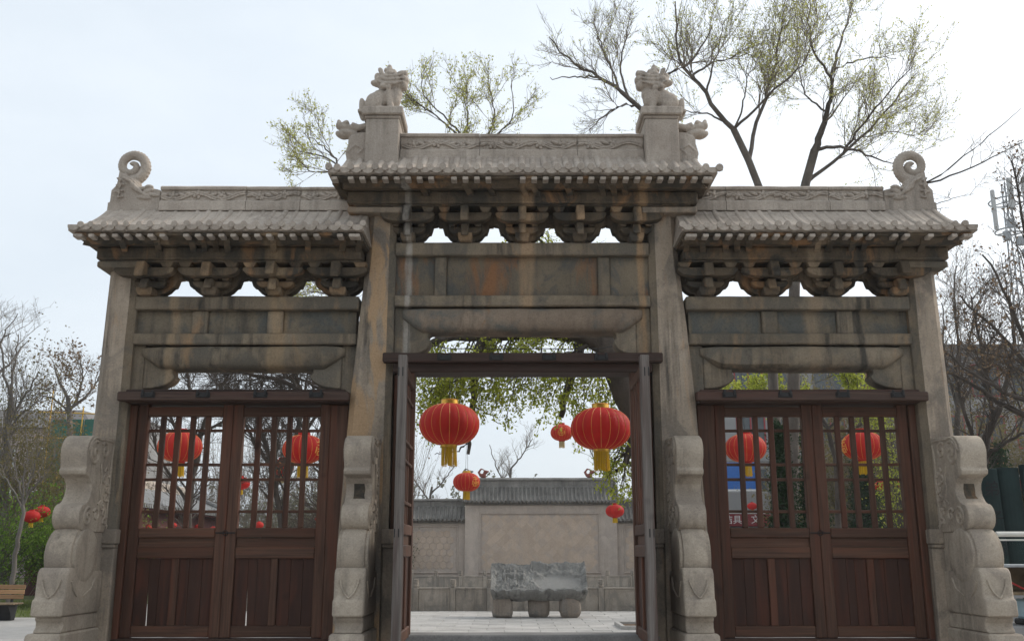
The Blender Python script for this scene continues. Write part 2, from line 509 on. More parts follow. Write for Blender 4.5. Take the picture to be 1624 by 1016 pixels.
# ================================================================ ground
ground = MB()
ground.add([(-900, -900, -0.012), (900, -900, -0.012), (900, 1500, -0.012), (-900, 1500, -0.012)], [(0, 1, 2, 3)])
g = ground.build('ground', plain('ground_earth', (0.30, 0.285, 0.26), 0.95, 0.1, var=0.18, sc=0.6, bump=0.01))
tag(g, kind='structure')
pv = MB()
pv.box(-60, 60, -40, 8.02, -0.3, -0.004)
pv.box(-12.6, 60, 8.0201, 60, -0.3, -0.004)
pv.box(-60, -12.6001, 8.0201, 15.6, -0.3, -0.004)
pave = tag(pv.build('courtyard_pavement', M['paving']), kind='structure')
# paving slabs that can be told apart behind the gate
slab_meshes = []
for v in range(6):
    mb = MB().bar(-0.395, 0.395, -0.28, 0.28, -0.03, 0.006 + 0.0012 * v, b=0.006)
    slab_meshes.append(mb.mesh('paving_slab', M['paving']))
row = 0
y = 7.2
while y < 18.2:
    off = 0.4 * (row % 2)
    x = -3.9 + off
    while x < 5.2:
        o = link('paving_slab', rnd.choice(slab_meshes), pave, (x, y, 0))
        x += 0.80
    y += 0.57; row += 1

# ================================================================ the stone gateway
gate = tag(empty('stone_gateway'), 'weathered three bay stone memorial gateway with tiled roofs, carved brackets and timber lattice doors', 'gateway')


def part(mb, name, m, parent=None, **kw):
    return mb.build(name, m, parent or gate, **kw)


def mbox(mb, s, x0, x1, *a, **k):
    a0, a1 = sorted((s * x0, s * x1))
    return mb.bar(a0, a1, *a, **k)


def pillar(s, xs, yfront, ztop):
    """chamfered upright; xs = [(z, inner x, outer x)]"""
    mb = MB(); rings = []
    zs = []
    for (z, a, b) in xs: zs.append((z, a, b))
    fine = []
    for i in range(len(zs) - 1):
        n = 7
        for k in range(n):
            t = k / n
            fine.append(tuple(zs[i][j] * (1 - t) + zs[i + 1][j] * t for j in range(3)))
    fine.append(zs[-1])
    for (z, a, b) in fine:
        ch = 0.075
        yf = yfront - 0.03 * (1 - z / ztop); yb = -yf
        p = [(a, yf + ch), (a + ch, yf), (b - ch, yf), (b, yf + ch), (b, yb - ch), (b - ch, yb), (a + ch, yb), (a, yb - ch)]
        ring = []
        for (x, y) in p:
            nv = noise.noise_vector(Vector((x * 3 + s * 9, y * 5, z * 1.6))) * 0.007 + noise.noise_vector(Vector((x * 9 + s, y * 9, z * 7))) * 0.004
            ring.append((s * x + nv.x, y + nv.y, z))
        rings.append(ring)
    mb.loft(rings)
    return mb, len(rings)


def put_pillar(s, *a):
    mb, n = pillar(s, *a)
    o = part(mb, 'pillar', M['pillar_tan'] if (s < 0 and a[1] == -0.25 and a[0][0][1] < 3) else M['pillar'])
    # the cheeks facing the openings take the darker beam stone
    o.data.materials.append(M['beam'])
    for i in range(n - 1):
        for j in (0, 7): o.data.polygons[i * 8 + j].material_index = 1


def gate_half(s):
    # ---- pillars, outer then inner
    put_pillar(s, [(0, 4.80, 5.26), (2.0, 4.82, 5.23), (5.14, 4.82, 5.19)], -0.25, 5.14)
    put_pillar(s, [(0, 1.58, 2.22), (1.75, 1.59, 2.19), (3.5, 1.60, 2.11), (5.2, 1.60, 1.98), (5.86, 1.60, 1.95)], -0.25, 5.86)
    # capitals
    part(mbox(MB(), s, 4.70, 5.27, -0.42, 0.42, 5.135, 5.215, b=0.015, n=3, wob=0.004), 'capital', M['beam'])
    part(mbox(MB(), s, 1.50, 2.20, -0.40, 0.40, 5.855, 5.935, b=0.015, n=3, wob=0.004), 'capital', M['pillar'])
    # little moulded blocks at the pillar foot
    for (a, b) in ((4.755, 5.0), (1.45, 1.66)):
        mb = MB()
        mbox(mb, s, a, b, -0.335, -0.2, 1.80, 1.97, b=0.012)
        mbox(mb, s, a + 0.015, b - 0.015, -0.325, -0.2, 1.755, 1.80, b=0.018)
        mbox(mb, s, a + 0.02, b - 0.02, -0.30, -0.2, 0.2, 1.755, b=0.012, n=6, wob=0.004)
        part(mb, 'foot_block', M['pillar'])

    # ---- side bay stone work
    part(mbox(MB(), s, 2.04, 4.83, -0.22, 0.2, 4.645, 4.815, b=0.014, n=16, wob=0.006, seed=s), 'beam', M['beam'])
    part(mbox(MB(), s, 2.06, 4.83, -0.20, 0.18, 4.205, 4.345, b=0.014, n=16, wob=0.006, seed=3 + s), 'beam', M['beam'])
    for (a, b) in ((2.08, 2.99), (3.19, 3.93), (4.13, 4.83)):
        part(mbox(MB(), s, a, b, -0.10, 0.1, 4.345, 4.645, b=0.006, n=5, wob=0.003), 'panel', M['panel_plain'])
    for (a, b) in ((2.991, 3.189), (3.931, 4.129)):
        part(mbox(MB(), s, a, b, -0.15, 0.12, 4.346, 4.644, b=0.012, n=4, wob=0.003), 'strut', M['beam'])
    part(mbox(MB(), s, 4.68, 4.835, -0.12, 0.12, 3.60, 4.205, b=0.012, n=5, wob=0.003), 'side_stone', M['beam'])
    part(mbox(MB(), s, 2.055, 2.24, -0.12, 0.12, 3.60, 4.205, b=0.012, n=5, wob=0.003), 'side_stone', M['beam'])
    round_beam(s, 2.20, 4.72, 3.895, 4.20, 'beam_side')
    for (a, d) in ((2.2401, 1), (4.6799, -1)):
        corner_bracket(s, a, d, 3.66, 4.09)

    # ---- side bay brackets
    for i, c in enumerate((2.30, 3.10, 3.90, 4.70)):
        bracket_set(s * c, 4.815, 0.389, 0.80)
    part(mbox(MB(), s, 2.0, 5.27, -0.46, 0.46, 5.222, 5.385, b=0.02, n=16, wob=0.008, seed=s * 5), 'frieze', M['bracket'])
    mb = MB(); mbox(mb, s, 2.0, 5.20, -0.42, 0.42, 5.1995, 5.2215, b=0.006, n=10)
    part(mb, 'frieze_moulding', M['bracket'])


def round_beam(s, a, b, z0, z1, kind):
    """bulging lintel stone whose ends are cut back to a point"""
    mb = MB(); rings = []
    L = b - a; h = z1 - z0
    stations = [(0, 0.46, 0.66), (0.04, 0.54, 0.82), (0.15, 0.80, 0.96), (0.25, 1.0, 1.0)]
    xs = []
    for (d, sc, wy) in stations: xs.append((a + d, sc, wy))
    n = 14
    for i in range(1, n): xs.append((a + 0.25 + (L - 0.5) * i / n, 1.0, 1.0))
    for (d, sc, wy) in reversed(stations): xs.append((b - d, sc, wy))
    for (x, sc, wy) in xs:
        zt = z1 - 0.10 * h * (1 - sc); zb = z1 - h * sc - 0.0
        ring = []
        for j in range(14):
            t = 2 * math.pi * j / 14
            cx = math.copysign(abs(math.cos(t)) ** 0.55, math.cos(t)); sz = math.copysign(abs(math.sin(t)) ** 0.6, math.sin(t))
            yy = cx * 0.23 * wy
            zz = (zt + zb) / 2 + sz * (zt - zb) / 2
            nv = noise.noise_vector(Vector((x * 2.2 + s * 3, yy * 5, zz * 5))) * 0.012
            ring.append((s * x, yy + nv.y, zz + nv.z))
        rings.append(ring)
    mb.loft(rings)
    return part(mb, 'round_beam', M['round'] if kind == 'beam_mid' else M['beam'], smooth=True)


def corner_bracket(s, a, d, z0, z1, w=0.40):
    """curved corbel under the end of the round beam"""
    mb = MB(); h = z1 - z0
    ztop = z1; z1 = z1 - 0.11; h -= 0.11
    q = [(a, ztop), (a + d * w * 0.7, ztop), (a + d * w, z1), (a + d * w, z1 - 0.05), (a + d * (w - 0.05), z1 - 0.08), (a + d * (w - 0.05), z1 - 0.13), (a + d * (w - 0.02), z1 - 0.16)]
    for k in range(8):
        t = k / 7 * math.pi / 2
        q.append((a + d * (w - 0.02) * math.cos(t), z1 - 0.16 - (h - 0.16) * math.sin(t)))
    q = [(s * x, z) for x, z in q]
    mb.prism(q, 1, -0.13, 0.11)
    return part(mb, 'corner_bracket', M['beam'], bevel=0.012)


def boat(c, half, z0, z1):
    """bracket arm outline: flat on top, ends swept up in a curve"""
    h = z1 - z0
    r = [(half, z1), (half, z1 - 0.28 * h), (half * 0.93, z1 - 0.62 * h), (half * 0.78, z0 + 0.13 * h), (half * 0.55, z0)]
    return [(c + x, z) for x, z in r] + [(c - x, z) for x, z in reversed(r)]


def bracket_set(c, z, H, w):
    k = H / 0.40
    hw = w / 2 - 0.0006
    prof = [(0.115, 0), (0.122, 0.055), (0.165, 0.062), (0.225, 0.10), (0.272, 0.155), (0.305, 0.163), (0.325, 0.22), (0.336, 0.262), (0.40, 0.270), (0.40, 0.40)]
    f = w / 0.80
    pr = [(c + min(x * f, hw), z + q * k) for x, q in prof]
    pl = [(c - min(x * f, hw), z + q * k) for x, q in reversed(prof)]
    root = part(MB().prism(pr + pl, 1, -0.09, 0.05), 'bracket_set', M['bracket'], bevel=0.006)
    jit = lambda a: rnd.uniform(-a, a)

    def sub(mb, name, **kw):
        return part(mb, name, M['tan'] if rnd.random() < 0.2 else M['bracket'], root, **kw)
    # bearing block at the foot
    b = MB()
    bw = 0.10 * f
    b.loft([[(c - bw * 0.75, -0.28, z + 0.001), (c + bw * 0.75, -0.28, z + 0.001), (c + bw * 0.75, -0.101, z + 0.001), (c - bw * 0.75, -0.101, z + 0.001)],
            [(c - bw, -0.31, z + 0.045 * k), (c + bw, -0.31, z + 0.045 * k), (c + bw, -0.101, z + 0.045 * k), (c - bw, -0.101, z + 0.045 * k)],
            [(c - bw, -0.31, z + 0.10 * k), (c + bw, -0.31, z + 0.10 * k), (c + bw, -0.101, z + 0.10 * k), (c - bw, -0.101, z + 0.10 * k)]])
    sub(b, 'bearing_block', bevel=0.006)
    sub(MB().prism(boat(c, 0.235 * f, z + 0.115 * k, z + 0.20 * k), 1, -0.22, -0.091), 'arm', bevel=0.012, wob=0.004)
    sub(MB().prism(boat(c, 0.375 * f, z + 0.225 * k, z + 0.335 * k), 1, -0.385, -0.236), 'arm', bevel=0.022, seg=2, wob=0.006, smooth=True)
    for d in (-1, 1):
        x = c + d * 0.285 * f
        o = MB()
        o.loft([[(x - 0.05 * f, -0.375, z + 0.338 * k), (x + 0.05 * f, -0.375, z + 0.338 * k), (x + 0.05 * f, -0.24, z + 0.338 * k), (x - 0.05 * f, -0.24, z + 0.338 * k)],
                [(x - 0.085 * f, -0.40, z + 0.40 * k), (x + 0.085 * f, -0.40, z + 0.40 * k), (x + 0.085 * f, -0.24, z + 0.40 * k), (x - 0.085 * f, -0.24, z + 0.40 * k)]])
        sub(o, 'cup_block', bevel=0.005)
        x = c + d * 0.18 * f
        o = MB()
        o.loft([[(x - 0.035 * f, -0.235, z + 0.201 * k), (x + 0.035 * f, -0.235, z + 0.201 * k), (x + 0.035 * f, -0.11, z + 0.201 * k), (x - 0.035 * f, -0.11, z + 0.201 * k)],
                [(x - 0.06 * f, -0.25, z + 0.26 * k), (x + 0.06 * f, -0.25, z + 0.26 * k), (x + 0.06 * f, -0.11, z + 0.26 * k), (x - 0.06 * f, -0.11, z + 0.26 * k)]])
        sub(o, 'cup_block', bevel=0.004)
    # the two beaks pointing forward, worn to different lengths
    for (z0, z1, yl, hw2) in ((0.10, 0.215, -0.40, 0.05), (0.235, 0.395, -0.52, 0.055)):
        yl += jit(0.04)
        q = [(-0.10, z0 * k), (yl + 0.12, z0 * k), (yl, z0 * k - 0.05 + jit(0.02)), (yl - 0.012, z0 * k - 0.01), (yl + 0.03, (z0 + z1) / 2 * k + 0.02), (yl + 0.05, z1 * k - 0.004), (-0.10, z1 * k - 0.004)]
        q = [(y, z + zz) for y, zz in q]
        sub(MB().prism(q, 0, c - hw2 * f, c + hw2 * f), 'beak', bevel=0.012, wob=0.004)


# ---------------------------------------------------------------- centre bay
def centre_bay():
    part(MB().bar(-1.605, 1.605, -0.22, 0.2, 5.35, 5.517, b=0.014, n=18, wob=0.006, seed=11), 'beam', M['beam'])
    part(MB().bar(-1.605, 1.605, -0.21, 0.18, 4.69, 4.83, b=0.014, n=18, wob=0.006, seed=12), 'beam', M['beam'])
    for (a, b) in ((-1.605, -1.11), (-0.955, 0.955), (1.11, 1.605)):
        part(MB().bar(a, b, -0.11, 0.1, 4.83, 5.35, b=0.006, n=8, wob=0.003, seed=a), 'panel', M['panel'])
    for s in (-1, 1):
        part(mbox(MB(), s, 0.956, 1.109, -0.155, 0.12, 4.831, 5.349, b=0.012, n=5, wob=0.003), 'strut', M['beam'])
        part(mbox(MB(), s, 1.42, 1.605, -0.12, 0.12, 4.06, 4.69, b=0.012, n=5, wob=0.003), 'side_stone', M['beam'])
    round_beam(1, -1.50, 1.50, 4.355, 4.685, 'beam_mid')
    for (a, d) in ((-1.4199, 1), (1.4199, -1)):
        corner_bracket(1, a, d, 4.085, 4.53, 0.30)
    for i in range(-2, 3):
        bracket_set(i * 0.722, 5.517, 0.413, 0.722)
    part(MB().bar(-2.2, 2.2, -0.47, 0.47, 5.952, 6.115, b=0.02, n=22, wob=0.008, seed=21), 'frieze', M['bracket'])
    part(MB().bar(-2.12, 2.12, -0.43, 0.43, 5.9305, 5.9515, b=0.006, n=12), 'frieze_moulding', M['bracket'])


# ---------------------------------------------------------------- roofs
YE = 0.92


def roof_profile(ze, zr, n=8):
    out = []
    for i in range(n + 1):
        t = i / n
        out.append((t, -(YE - (YE - 0.13) * t), ze + (zr - ze) * (0.62 * t + 0.38 * t * t)))
    return out


def roof(s, xi, xo, xi_r, xo_r, ze, zr, pitch, roll_r, hip_pow=1.8, low=0.0):
    """tiled stone roof, xi/xo inner and outer eave ends, xi_r/xo_r ends at the ridge"""
    prof = roof_profile(ze, zr)
    full = [(t, y, z) for t, y, z in prof] + [(t, -y, z) for t, y, z in reversed(prof)]

    def ends(t):
        k = (1 - t) ** hip_pow
        return xi_r + (xi - xi_r) * k, xo_r + (xo - xo_r) * k
    mb = MB(); rings = []
    nx = 10
    rows = []
    for (t, y, z) in full:
        a, b = ends(t)
        rows.append([(s * (a + (b - a) * i / nx), y, z - 0.012) for i in range(nx + 1)])
    vs = [p for r in rows for p in r]; W = nx + 1; fs = []
    for i in range(len(rows) - 1):
        for j in range(nx):
            fs.append((i * W + j, i * W + j + 1, (i + 1) * W + j + 1, (i + 1) * W + j))
    base = len(vs); m = len(rows)
    # underside, level, lifted slightly to the middle
    for i in (0, m - 1):
        a, b = ends(0)
        y = full[i][1]
        vs += [(s * (a + (b - a) * j / nx), y, ze - 0.062) for j in range(nx + 1)]
    for j in range(nx):
        fs.append((j, base + j, base + j + 1, j + 1))
        fs.append(((m - 1) * W + j, (m - 1) * W + j + 1, base + W + j + 1, base + W + j))
        fs.append((base + j, base + W + j, base + W + j + 1, base + j + 1))
    for jj in (0, nx):
        loop = [i * W + jj for i in range(m)] + [base + W + jj, base + jj]
        fs.append(tuple(loop))
    mb.add(vs, fs)
    rf = part(mb, 'roof', M['roof'], smooth=False)

    n = int(round((xo - xi) / pitch))
    step = (xo - xi) / n
    ks = 7
    # shared meshes for the alike rolls
    def roll_mesh(x, back):
        sub = []
        for (t, y, z) in prof:
            a, b = ends(t)
            if a - 0.01 <= x <= b + 0.01: sub.append((y, z))
        if len(sub) < 2:
            sub = [(prof[0][1], prof[0][2]), (prof[1][1], prof[1][2])]
        sg = 1 if not back else -1
        pts = [(0, (sub[0][0] - 0.035), sub[0][1] + 0.004)] + [(0, y, z) for y, z in sub[:]]
        r2 = MB()
        rings = []
        for (x_, y, z) in pts:
            rings.append([(roll_r * math.cos(q), sg * y, z - 0.014 - (low if y > sub[0][0] + 0.05 else 0) + roll_r * 0.85 * math.sin(q)) for q in [math.pi * (i / (ks - 1)) * 1.16 - 0.25 for i in range(ks)]])
        r2.loft(rings)
        # round end disc
        e = pts[0]
        r2.lathe([(roll_r * 1.06, -0.012), (roll_r * 1.10, -0.006), (roll_r * 1.10, 0.03)], 10, (0, sg * (e[1] - 0.0), e[2] + 0.006), 1)
        return r2.mesh('roll_tile', M['roof'], smooth=True)
    cache = {}
    for i in range(n + (0 if low else 1)):
        x = xi + step * i
        for back in (False, True):
            key = (back, sum(1 for (t, y, z) in prof if ends(t)[0] - 0.01 <= x <= ends(t)[1] + 0.01))
            if key not in cache: cache[key] = roll_mesh(x, back)
            o = link('roll_tile', cache[key], rf, (s * x + rnd.uniform(-0.006, 0.006), 0, rnd.uniform(-0.011, 0.010)))
            o.rotation_euler = (0, 0, rnd.uniform(-0.02, 0.02))
            o.scale = (rnd.uniform(0.92, 1.06), rnd.uniform(0.985, 1.008), 1)
    # drip tiles: sagging lips between the rolls
    d = MB()
    hw = step / 2
    poly = [(-hw * 0.98, 0.012)] + [(hw * 0.98 * math.cos(math.pi * (1 + i / 8)), -0.012 + 0.05 * math.sin(math.pi * (1 + i / 8))) for i in range(9)] + [(hw * 0.98, 0.012)]
    d.prism(poly, 1, -0.012, 0.10)
    dm = d.mesh('drip_tile', M['roof'], bevel=0.004)
    for i in range(n):
        x = xi + step * (i + 0.5)
        for sg in (-1, 1):
            o = link('drip_tile', dm, rf, (s * x, sg * (YE + 0.02), ze - 0.006 + rnd.uniform(-0.006, 0.006)))
            if sg > 0: o.rotation_euler = (0, 0, math.pi)
    # eave board and square rafter ends
    part(MB().bar(min(s * (xi + 0.03), s * (xo - 0.05)), max(s * (xi + 0.03), s * (xo - 0.05)), -YE + 0.055, YE - 0.055, ze - 0.10, ze - 0.0625, b=0.006, n=12, wob=0.003), 'eave_board', M['bracket'], rf)
    ra = MB().bar(-0.034, 0.034, -0.085, 0.05, -0.042, 0.0, b=0.007)
    rm = ra.mesh('rafter', M['roof'])
    low = MB()
    low.loft([[(-0.055, -0.17, 0.0), (0.02, -0.17, 0.0), (0.02, -0.17, 0.05), (-0.055, -0.17, 0.05)], [(0.03, 0.20, -0.055), (0.105, 0.20, -0.055), (0.105, 0.20, 0.05), (0.03, 0.20, 0.05)]])
    lm = low.mesh('lower_rafter', M['bracket'], bevel=0.006)
    for i in range(n + 1):
        x = xi + step * (i + 0.0)
        x = min(max(x, xi + 0.08), xo - 0.10)
        if rnd.random() < 0.09: continue
        for sg in (-1, 1):
            o = link('rafter', rm, rf, (s * x, sg * (YE - 0.075), ze - 0.1005 + rnd.uniform(-0.002, 0)))
            if sg > 0: o.rotation_euler = (0, 0, math.pi)
        if rnd.random() < 0.42 and x < xo - 0.35:
            o = link('lower_rafter', lm, rf, (s * x, -YE + 0.33, ze - 0.138 - rnd.uniform(0.0, 0.012)))
            o.scale = (s * 1.0, 1, 1)
    return rf


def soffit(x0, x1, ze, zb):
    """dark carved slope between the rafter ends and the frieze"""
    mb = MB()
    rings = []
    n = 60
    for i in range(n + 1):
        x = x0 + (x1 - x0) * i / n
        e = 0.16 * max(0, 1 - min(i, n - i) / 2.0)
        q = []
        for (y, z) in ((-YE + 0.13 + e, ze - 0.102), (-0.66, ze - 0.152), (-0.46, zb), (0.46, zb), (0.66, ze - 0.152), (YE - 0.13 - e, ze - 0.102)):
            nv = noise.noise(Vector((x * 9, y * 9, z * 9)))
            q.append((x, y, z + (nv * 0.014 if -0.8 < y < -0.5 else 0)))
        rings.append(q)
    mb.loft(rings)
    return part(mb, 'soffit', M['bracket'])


def vine(mb, x0, x1, zc, y, amp, wl):
    """scrolling vine with blossoms, standing proud of the ridge face"""
    n = int((x1 - x0) * 40)
    for ph, dz in ((0, 0.0), (0.0, -0.028)):
        pts = [(x0 + (x1 - x0) * i / n, y, zc + dz + amp * math.sin(2 * math.pi * (x0 + (x1 - x0) * i / n) / wl + ph)) for i in range(n + 1)]
        mb.tube(pts, 0.0165, 6)
    x = x0 + wl * 0.25
    k = 0
    while x < x1 - 0.1:
        up = 1 if k % 2 == 0 else -1
        zf = zc - up * 0.01
        mb.ball((x, y, zf), (0.030, 0.036, 0.030), 8, 5)
        for a in range(5):
            an = a * 1.2566 + 0.3 + k
            mb.ball((x + 0.04 * math.cos(an), y + 0.004, zf + 0.035 * math.sin(an)), (0.034, 0.026, 0.024), 7, 4, Matrix.Rotation(-an, 3, 'Y'))
        for d in (-1, 1):
            mb.ball((x + d * 0.115, y + 0.004, zf + 0.012), (0.066, 0.027, 0.026), 8, 4, Matrix.Rotation(d * 0.35 * up, 3, 'Y'))
        x += wl * 0.5; k += 1


def ridge(x0, x1, z0, h, cuts):
    """ridge wall of butted stones with moulded foot and cap"""
    xs = [x0] + cuts + [x1]
    for i in range(len(xs) - 1):
        a, b = xs[i] + 0.003, xs[i + 1] - 0.003
        up = rnd.uniform(-0.008, 0.010)
        mb = MB()
        sec = [(-0.175, 0), (-0.175, 0.115), (-0.155, 0.135), (-0.135, 0.14), (-0.135, h - 0.06), (-0.165, h - 0.05), (-0.172, h - 0.02), (-0.13, h + up), (0.13, h + up), (0.172, h - 0.02), (0.165, h - 0.05), (0.135, h - 0.06), (0.135, 0.14), (0.155, 0.135), (0.175, 0.115), (0.175, 0)]
        n = max(2, int((b - a) * 6))
        rings = []
        for j in range(n + 1):
            x = a + (b - a) * j / n
            rings.append([(x, y + 0.004 * noise.noise(Vector((x * 5, y * 8, z * 8))), z0 + z + (0.008 * noise.noise(Vector((x * 4, y, z * 3))) if z > 0.1 else 0)) for y, z in sec])
        mb.loft(rings)
        o = part(mb, 'ridge_stone', M['roof'])
        v = MB(); vine(v, a + 0.01, b - 0.01, z0 + 0.212, -0.146, 0.045, 0.62)
        part(v, 'carved_vine', M['roof'], o, smooth=True)


def lion(s):
    """seated beast on its plinth, facing the middle; s=-1 left"""
    f = -s
    b = MB()
    def e(x, y, z, r, rot=None): b.ball((x, y, z), r, 12, 9, rot)
    RY = lambda a: Matrix.Rotation(a, 3, 'Y')
    e(-0.085, 0, 0.125, (0.125, 0.105, 0.115)); e(-0.02, 0, 0.17, (0.12, 0.095, 0.11)); e(0.10, 0, 0.17, (0.095, 0.095, 0.125)); e(0.13, 0, 0.22, (0.075, 0.085, 0.09))
    for y in (-0.072, 0.072):
        e(-0.10, y, 0.10, (0.10, 0.055, 0.095)); e(-0.02, y, 0.03, (0.085, 0.04, 0.032))
        b.tube([(0.055, y, 0.22), (0.075, y * 1.05, 0.12), (0.095, y, 0.025)], [0.05, 0.038, 0.036], 10)
        e(0.115, y, 0.022, (0.05, 0.04, 0.026))
    e(-0.235, 0, 0.07, (0.04, 0.04, 0.115), RY(-0.15)); e(-0.225, 0, 0.0, (0.035, 0.035, 0.08))
    b.box(-0.27, 0.17, -0.12, 0.12, -0.02, 0.012)
    # head thrown up, mane behind
    e(0.08, 0, 0.325, (0.15, 0.12, 0.085), RY(-0.1)); e(0.01, 0, 0.36, (0.12, 0.125, 0.08)); e(-0.10, 0, 0.345, (0.06, 0.06, 0.032), RY(0.2)); e(-0.07, 0, 0.41, (0.045, 0.07, 0.05))
    e(0.205, 0, 0.32, (0.065, 0.085, 0.06), RY(0.5)); e(0.225, 0, 0.375, (0.055, 0.08, 0.05)); e(0.185, 0, 0.44, (0.06, 0.065, 0.045), RY(-0.4)); e(0.235, 0, 0.455, (0.03, 0.05, 0.035))
    e(0.06, 0, 0.425, (0.075, 0.09, 0.06)); e(0.055, 0, 0.475, (0.05, 0.06, 0.05)); e(0.055, 0, 0.525, (0.03, 0.035, 0.035)); e(0.02, 0, 0.49, (0.03, 0.05, 0.03)); e(0.10, 0, 0.475, (0.035, 0.05, 0.028))
    for y in (-1, 1):
        for k, z in enumerate((0.30, 0.345, 0.385)):
            b.tube([(-0.07 + 0.02 * k, y * 0.10, z + 0.03), (0.04, y * 0.128, z - 0.01), (0.13, y * 0.115, z), (0.22, y * 0.085, z + 0.035)], [0.013, 0.016, 0.016, 0.010], 6)
        e(0.12, y * 0.085, 0.415, (0.028, 0.022, 0.024)); e(-0.03, y * 0.10, 0.44, (0.03, 0.02, 0.045), RY(-0.5))
        e(0.0, y * 0.115, 0.27, (0.04, 0.03, 0.03)); e(0.06, y * 0.11, 0.255, (0.035, 0.03, 0.028))
    me = sculpt(b, 0.0085, M['roof'], 0.004, 18)
    o = link('lion_statue', me, gate, (s * 1.825, -0.12, 7.315))
    o.scale = (f * 1.18, 1.15, 1.28)
    return o


def dragon_head(s):
    """open-mouthed dragon neck standing on the roof outside the plinth"""
    b = MB()
    def e(x, y, z, r, rot=None): b.ball((x, y, z), r, 12, 8, rot)
    RY = lambda a: Matrix.Rotation(a, 3, 'Y')
    # x grows outward
    b.prism([(-0.20, 0.0), (0.10, 0.0), (0.125, 0.10), (0.10, 0.20), (0.085, 0.27), (0.0, 0.33), (-0.2, 0.33)], 1, -0.12, 0.12)
    e(0.05, 0, 0.12, (0.085, 0.13, 0.12)); e(0.04, 0, 0.26, (0.08, 0.12, 0.08))
    e(0.10, 0, 0.345, (0.13, 0.10, 0.045), RY(-0.25)); e(0.19, 0, 0.34, (0.075, 0.08, 0.035), RY(-0.35))
    e(0.14, 0, 0.415, (0.11, 0.085, 0.042), RY(-0.15)); e(0.215, 0, 0.445, (0.045, 0.07, 0.045)); e(0.225, 0, 0.485, (0.025, 0.04, 0.028)); e(0.15, 0, 0.465, (0.04, 0.06, 0.035))
    e(0.06, 0, 0.41, (0.06, 0.09, 0.05))
    for y in (-0.06, 0.06):
        b.tube([(0.08, y, 0.43), (0.0, y, 0.40), (-0.08, y * 1.1, 0.42), (-0.14, y * 1.1, 0.49), (-0.17, y, 0.53)], [0.035, 0.038, 0.036, 0.028, 0.012], 8)
        e(0.13, y * 1.2, 0.46, (0.026, 0.022, 0.022))
        b.tube([(0.04, y * 1.9, 0.05), (0.09, y * 2.1, 0.12), (0.02, y * 2.1, 0.19), (-0.06, y * 2.1, 0.14), (-0.01, y * 2.1, 0.09)], [0.012] * 5, 6)
    me = sculpt(b, 0.0085, M['roof'], 0.003, 18)
    o = link('dragon_head', me, gate, (s * 2.13, -0.12, 6.585))
    o.scale = (s * 1.22, 1.1, 1.27)


def finial(s):
    """ridge end: a dragon biting the ridge, tail curled up into a ring"""
    b = MB()
    def e(x, y, z, r, rot=None): b.ball((x, y, z), r, 12, 8, rot)
    RY = lambda a: Matrix.Rotation(a, 3, 'Y')
    # local x grows inward along the ridge, z from the ridge foot
    b.prism([(-0.21, 0.0), (0.42, 0.0), (0.42, 0.29), (0.30, 0.32), (0.14, 0.34), (0.02, 0.46), (-0.14, 0.55), (-0.155, 0.36), (-0.22, 0.29), (-0.225, 0.13), (-0.25, 0.12), (-0.25, 0.0)], 1, -0.125, 0.125)
    e(-0.10, 0, 0.49, (0.06, 0.12, 0.06)); e(-0.135, 0, 0.40, (0.045, 0.13, 0.04)); e(-0.17, 0, 0.27, (0.07, 0.14, 0.07)); e(0.0, 0, 0.40, (0.12, 0.13, 0.10))
    # tail
    pts = []; rad = []
    cx, cz = -0.03, 0.665
    n = 46
    for i in range(n + 1):
        t = i / n
        a = -1.15 + t * 2 * math.pi * 1.45
        rr = 0.188 * (1 - t) ** 0.85 + 0.014
        pts.append((cx + rr * math.cos(a), -0.01 * t, cz + rr * math.sin(a)))
        rad.append(0.070 * (1 - 0.48 * t))
    pts = [(-0.04, 0, 0.40), (-0.0, 0, 0.46)] + pts
    rad = [0.10, 0.085] + rad
    b.tube(pts, rad, 12)
    # a row of low scales along the back of the curl, and a rib on each face
    for i in range(3, 34, 1):
        p = Vector(pts[i]); d = (p - Vector((cx, 0, cz))); d.normalize()
        q = p + d * rad[i] * 0.90
        e(q.x, 0.0, q.z, (0.013, 0.03, 0.013))
    for y in (-0.045, 0.045):
        b.tube([(p[0], y, p[2]) for p in pts[3:40]], 0.012, 6)
    for y in (-1, 1):
        yy = y * 0.138
        for k in range(4):
            b.tube([(-0.08 + 0.05 * k, yy, 0.46 - 0.03 * k), (0.03 + 0.05 * k, yy * 1.12, 0.40 - 0.05 * k), (0.06 + 0.06 * k, yy * 1.08, 0.31 - 0.035 * k), (0.15 + 0.05 * k, yy, 0.26 - 0.02 * k)], [0.012, 0.022, 0.02, 0.010], 6)
        e(0.26, yy * 0.98, 0.27, (0.075, 0.03, 0.035), RY(-0.4)); e(0.27, yy * 0.95, 0.33, (0.06, 0.04, 0.03)); e(0.20, yy, 0.31, (0.03, 0.03, 0.026))
        e(0.33, yy * 0.95, 0.22, (0.085, 0.03, 0.025), RY(0.15)); e(0.22, yy * 0.95, 0.185, (0.10, 0.03, 0.03), RY(0.1))
        for k in range(3):
            b.tube([(-0.15, yy, 0.45 - 0.09 * k), (-0.10, yy * 1.1, 0.42 - 0.09 * k), (-0.12, yy * 1.1, 0.36 - 0.09 * k), (-0.05, yy, 0.36 - 0.08 * k)], 0.017, 6)
    me = sculpt(b, 0.0075, M['roof'], 0.003, 16)
    o = link('ridge_finial', me, gate, (s * 5.09, 0, 5.965))
    o.scale = (-s, 1, 1)


